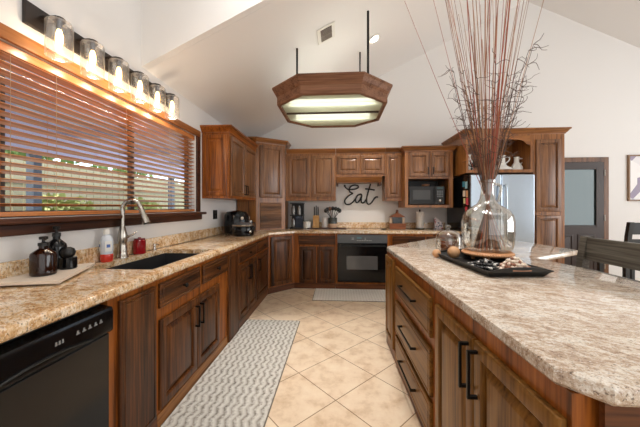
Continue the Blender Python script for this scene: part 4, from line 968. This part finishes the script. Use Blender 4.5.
nt.links.new(tr.outputs[0], mx.inputs[1]); nt.links.new(tp.outputs[0], mx.inputs[2]); nt.links.new(mx.outputs[0], o_.inputs[0])
for s in (-1, 1):
    bm = BM(); q = [(-.30, s*.565), (.30, s*.565), (.57, s*.30), (.57, s*.013), (-.57, s*.013), (-.57, s*.30)]; prism(bm, q, .0205, .0225); link('diffuser_panel', bm, m, t)
    bm = BM(); cyl(bm, (-.48, s*.26, .066), (.48, s*.26, .066), .018, 12); link('tube', bm, plain('tube_glow', (250, 252, 238), .5, emit=(248, 250, 246), estr=6.5), t, smooth=60)
for i, (x, y) in enumerate(((-.455, 3.05), (.317, 3.05), (.29, 3.83), (-.455, 3.83))):
    zt = EAVE+SL*(x-XL); bm = BM(); cyl(bm, (x-FC[0], y-FC[1], .187), (x-FC[0], y-FC[1], zt-2.42-.004), .0125 if i == 1 else .011, 10); link('rod', bm, IRON, t, smooth=60)
SA = math.atan(SL)
def on_ceiling(name, label, cat, x, y):
    t = thing(name, label, cat, (x, y, EAVE+SL*(x-XL)-.003)); t.rotation_euler = (0, -SA, 0); return t
t = on_ceiling('ceiling_vent', 'white air vent grille on the sloped ceiling above the octagonal light', 'vent', -.137, 3.05)
box_obj('plate', WHITEP, t, -.105, .105, -.13, .13, -.010, -.001, bev=.003)
box_obj('opening', BLACKM, t, -.065, .065, -.10, .10, -.0115, -.0102)  # black sheet on the solid plate, painting the dark hollow between the louvers
bm = BM()
for i in range(9): bx(bm, -.065, .065, -.092+i*.022, -.082+i*.022, -.016, -.0117)
bx(bm, -.065, .065, -.006, .006, -.018, -.0117); link('louvers', bm, plain('vent_grey', (128, 116, 106), .5), t)
t = on_ceiling('recessed_light', 'round recessed spotlight glowing on the sloped ceiling', 'ceiling light', .457, 3.66)
bm = BM(); lathe(bm, [(.055, -.001), (.085, -.002), (.085, -.010), (.06, -.014)], 28); link('trim_ring', bm, WHITEP, t, smooth=40)
bm = BM(); lathe(bm, [(.057, -.0145), (.05, -.022), (.03, -.027), (.001, -.028)], 24); link('lens', bm, plain('spot_glow', (255, 244, 226), .5, emit=(255, 240, 216), estr=14), t, smooth=50)
l = bpy.data.lights.new('recessed_spot', 'SPOT'); l.energy = 120; l.spot_size = R(120); l.spot_blend = .8; l.color = (1, .96, .9); l.shadow_soft_size = .06
lo = bpy.data.objects.new('recessed_spot', l); COL.objects.link(lo); lo.location = (.46, 3.66, EAVE+SL*(.46-XL)-.06)
# ceiling fan, of which one blade tip dips into view
t = thing('ceiling_fan', 'dark ceiling fan blade tip at the top edge of the view', 'ceiling fan', (2.66, 1.90, 3.2))
bm = BM(); cyl(bm, (0, 0, .09), (0, 0, 2.095), .014, 10); link('downrod', bm, IRON, t)
bm = BM(); lathe(bm, [(.03, -.08), (.09, -.07), (.10, .0), (.09, .06), (.03, .089)], 24); link('motor', bm, IRON, t, smooth=40)
for i in range(5):
    a = R(88)+i*2*PI/5; bm = BM(); loft(bm, [[(r, -wd, -.002), (r, wd, .008), (r, wd, .016), (r, -wd, .006)] for r, wd in ((.105, .025), (.2, .05), (.55, .065), (.655, .05), (.665, .02))]); b_ = link('blade', bm, DARKW, t); b_.rotation_euler = (0, 0, a)
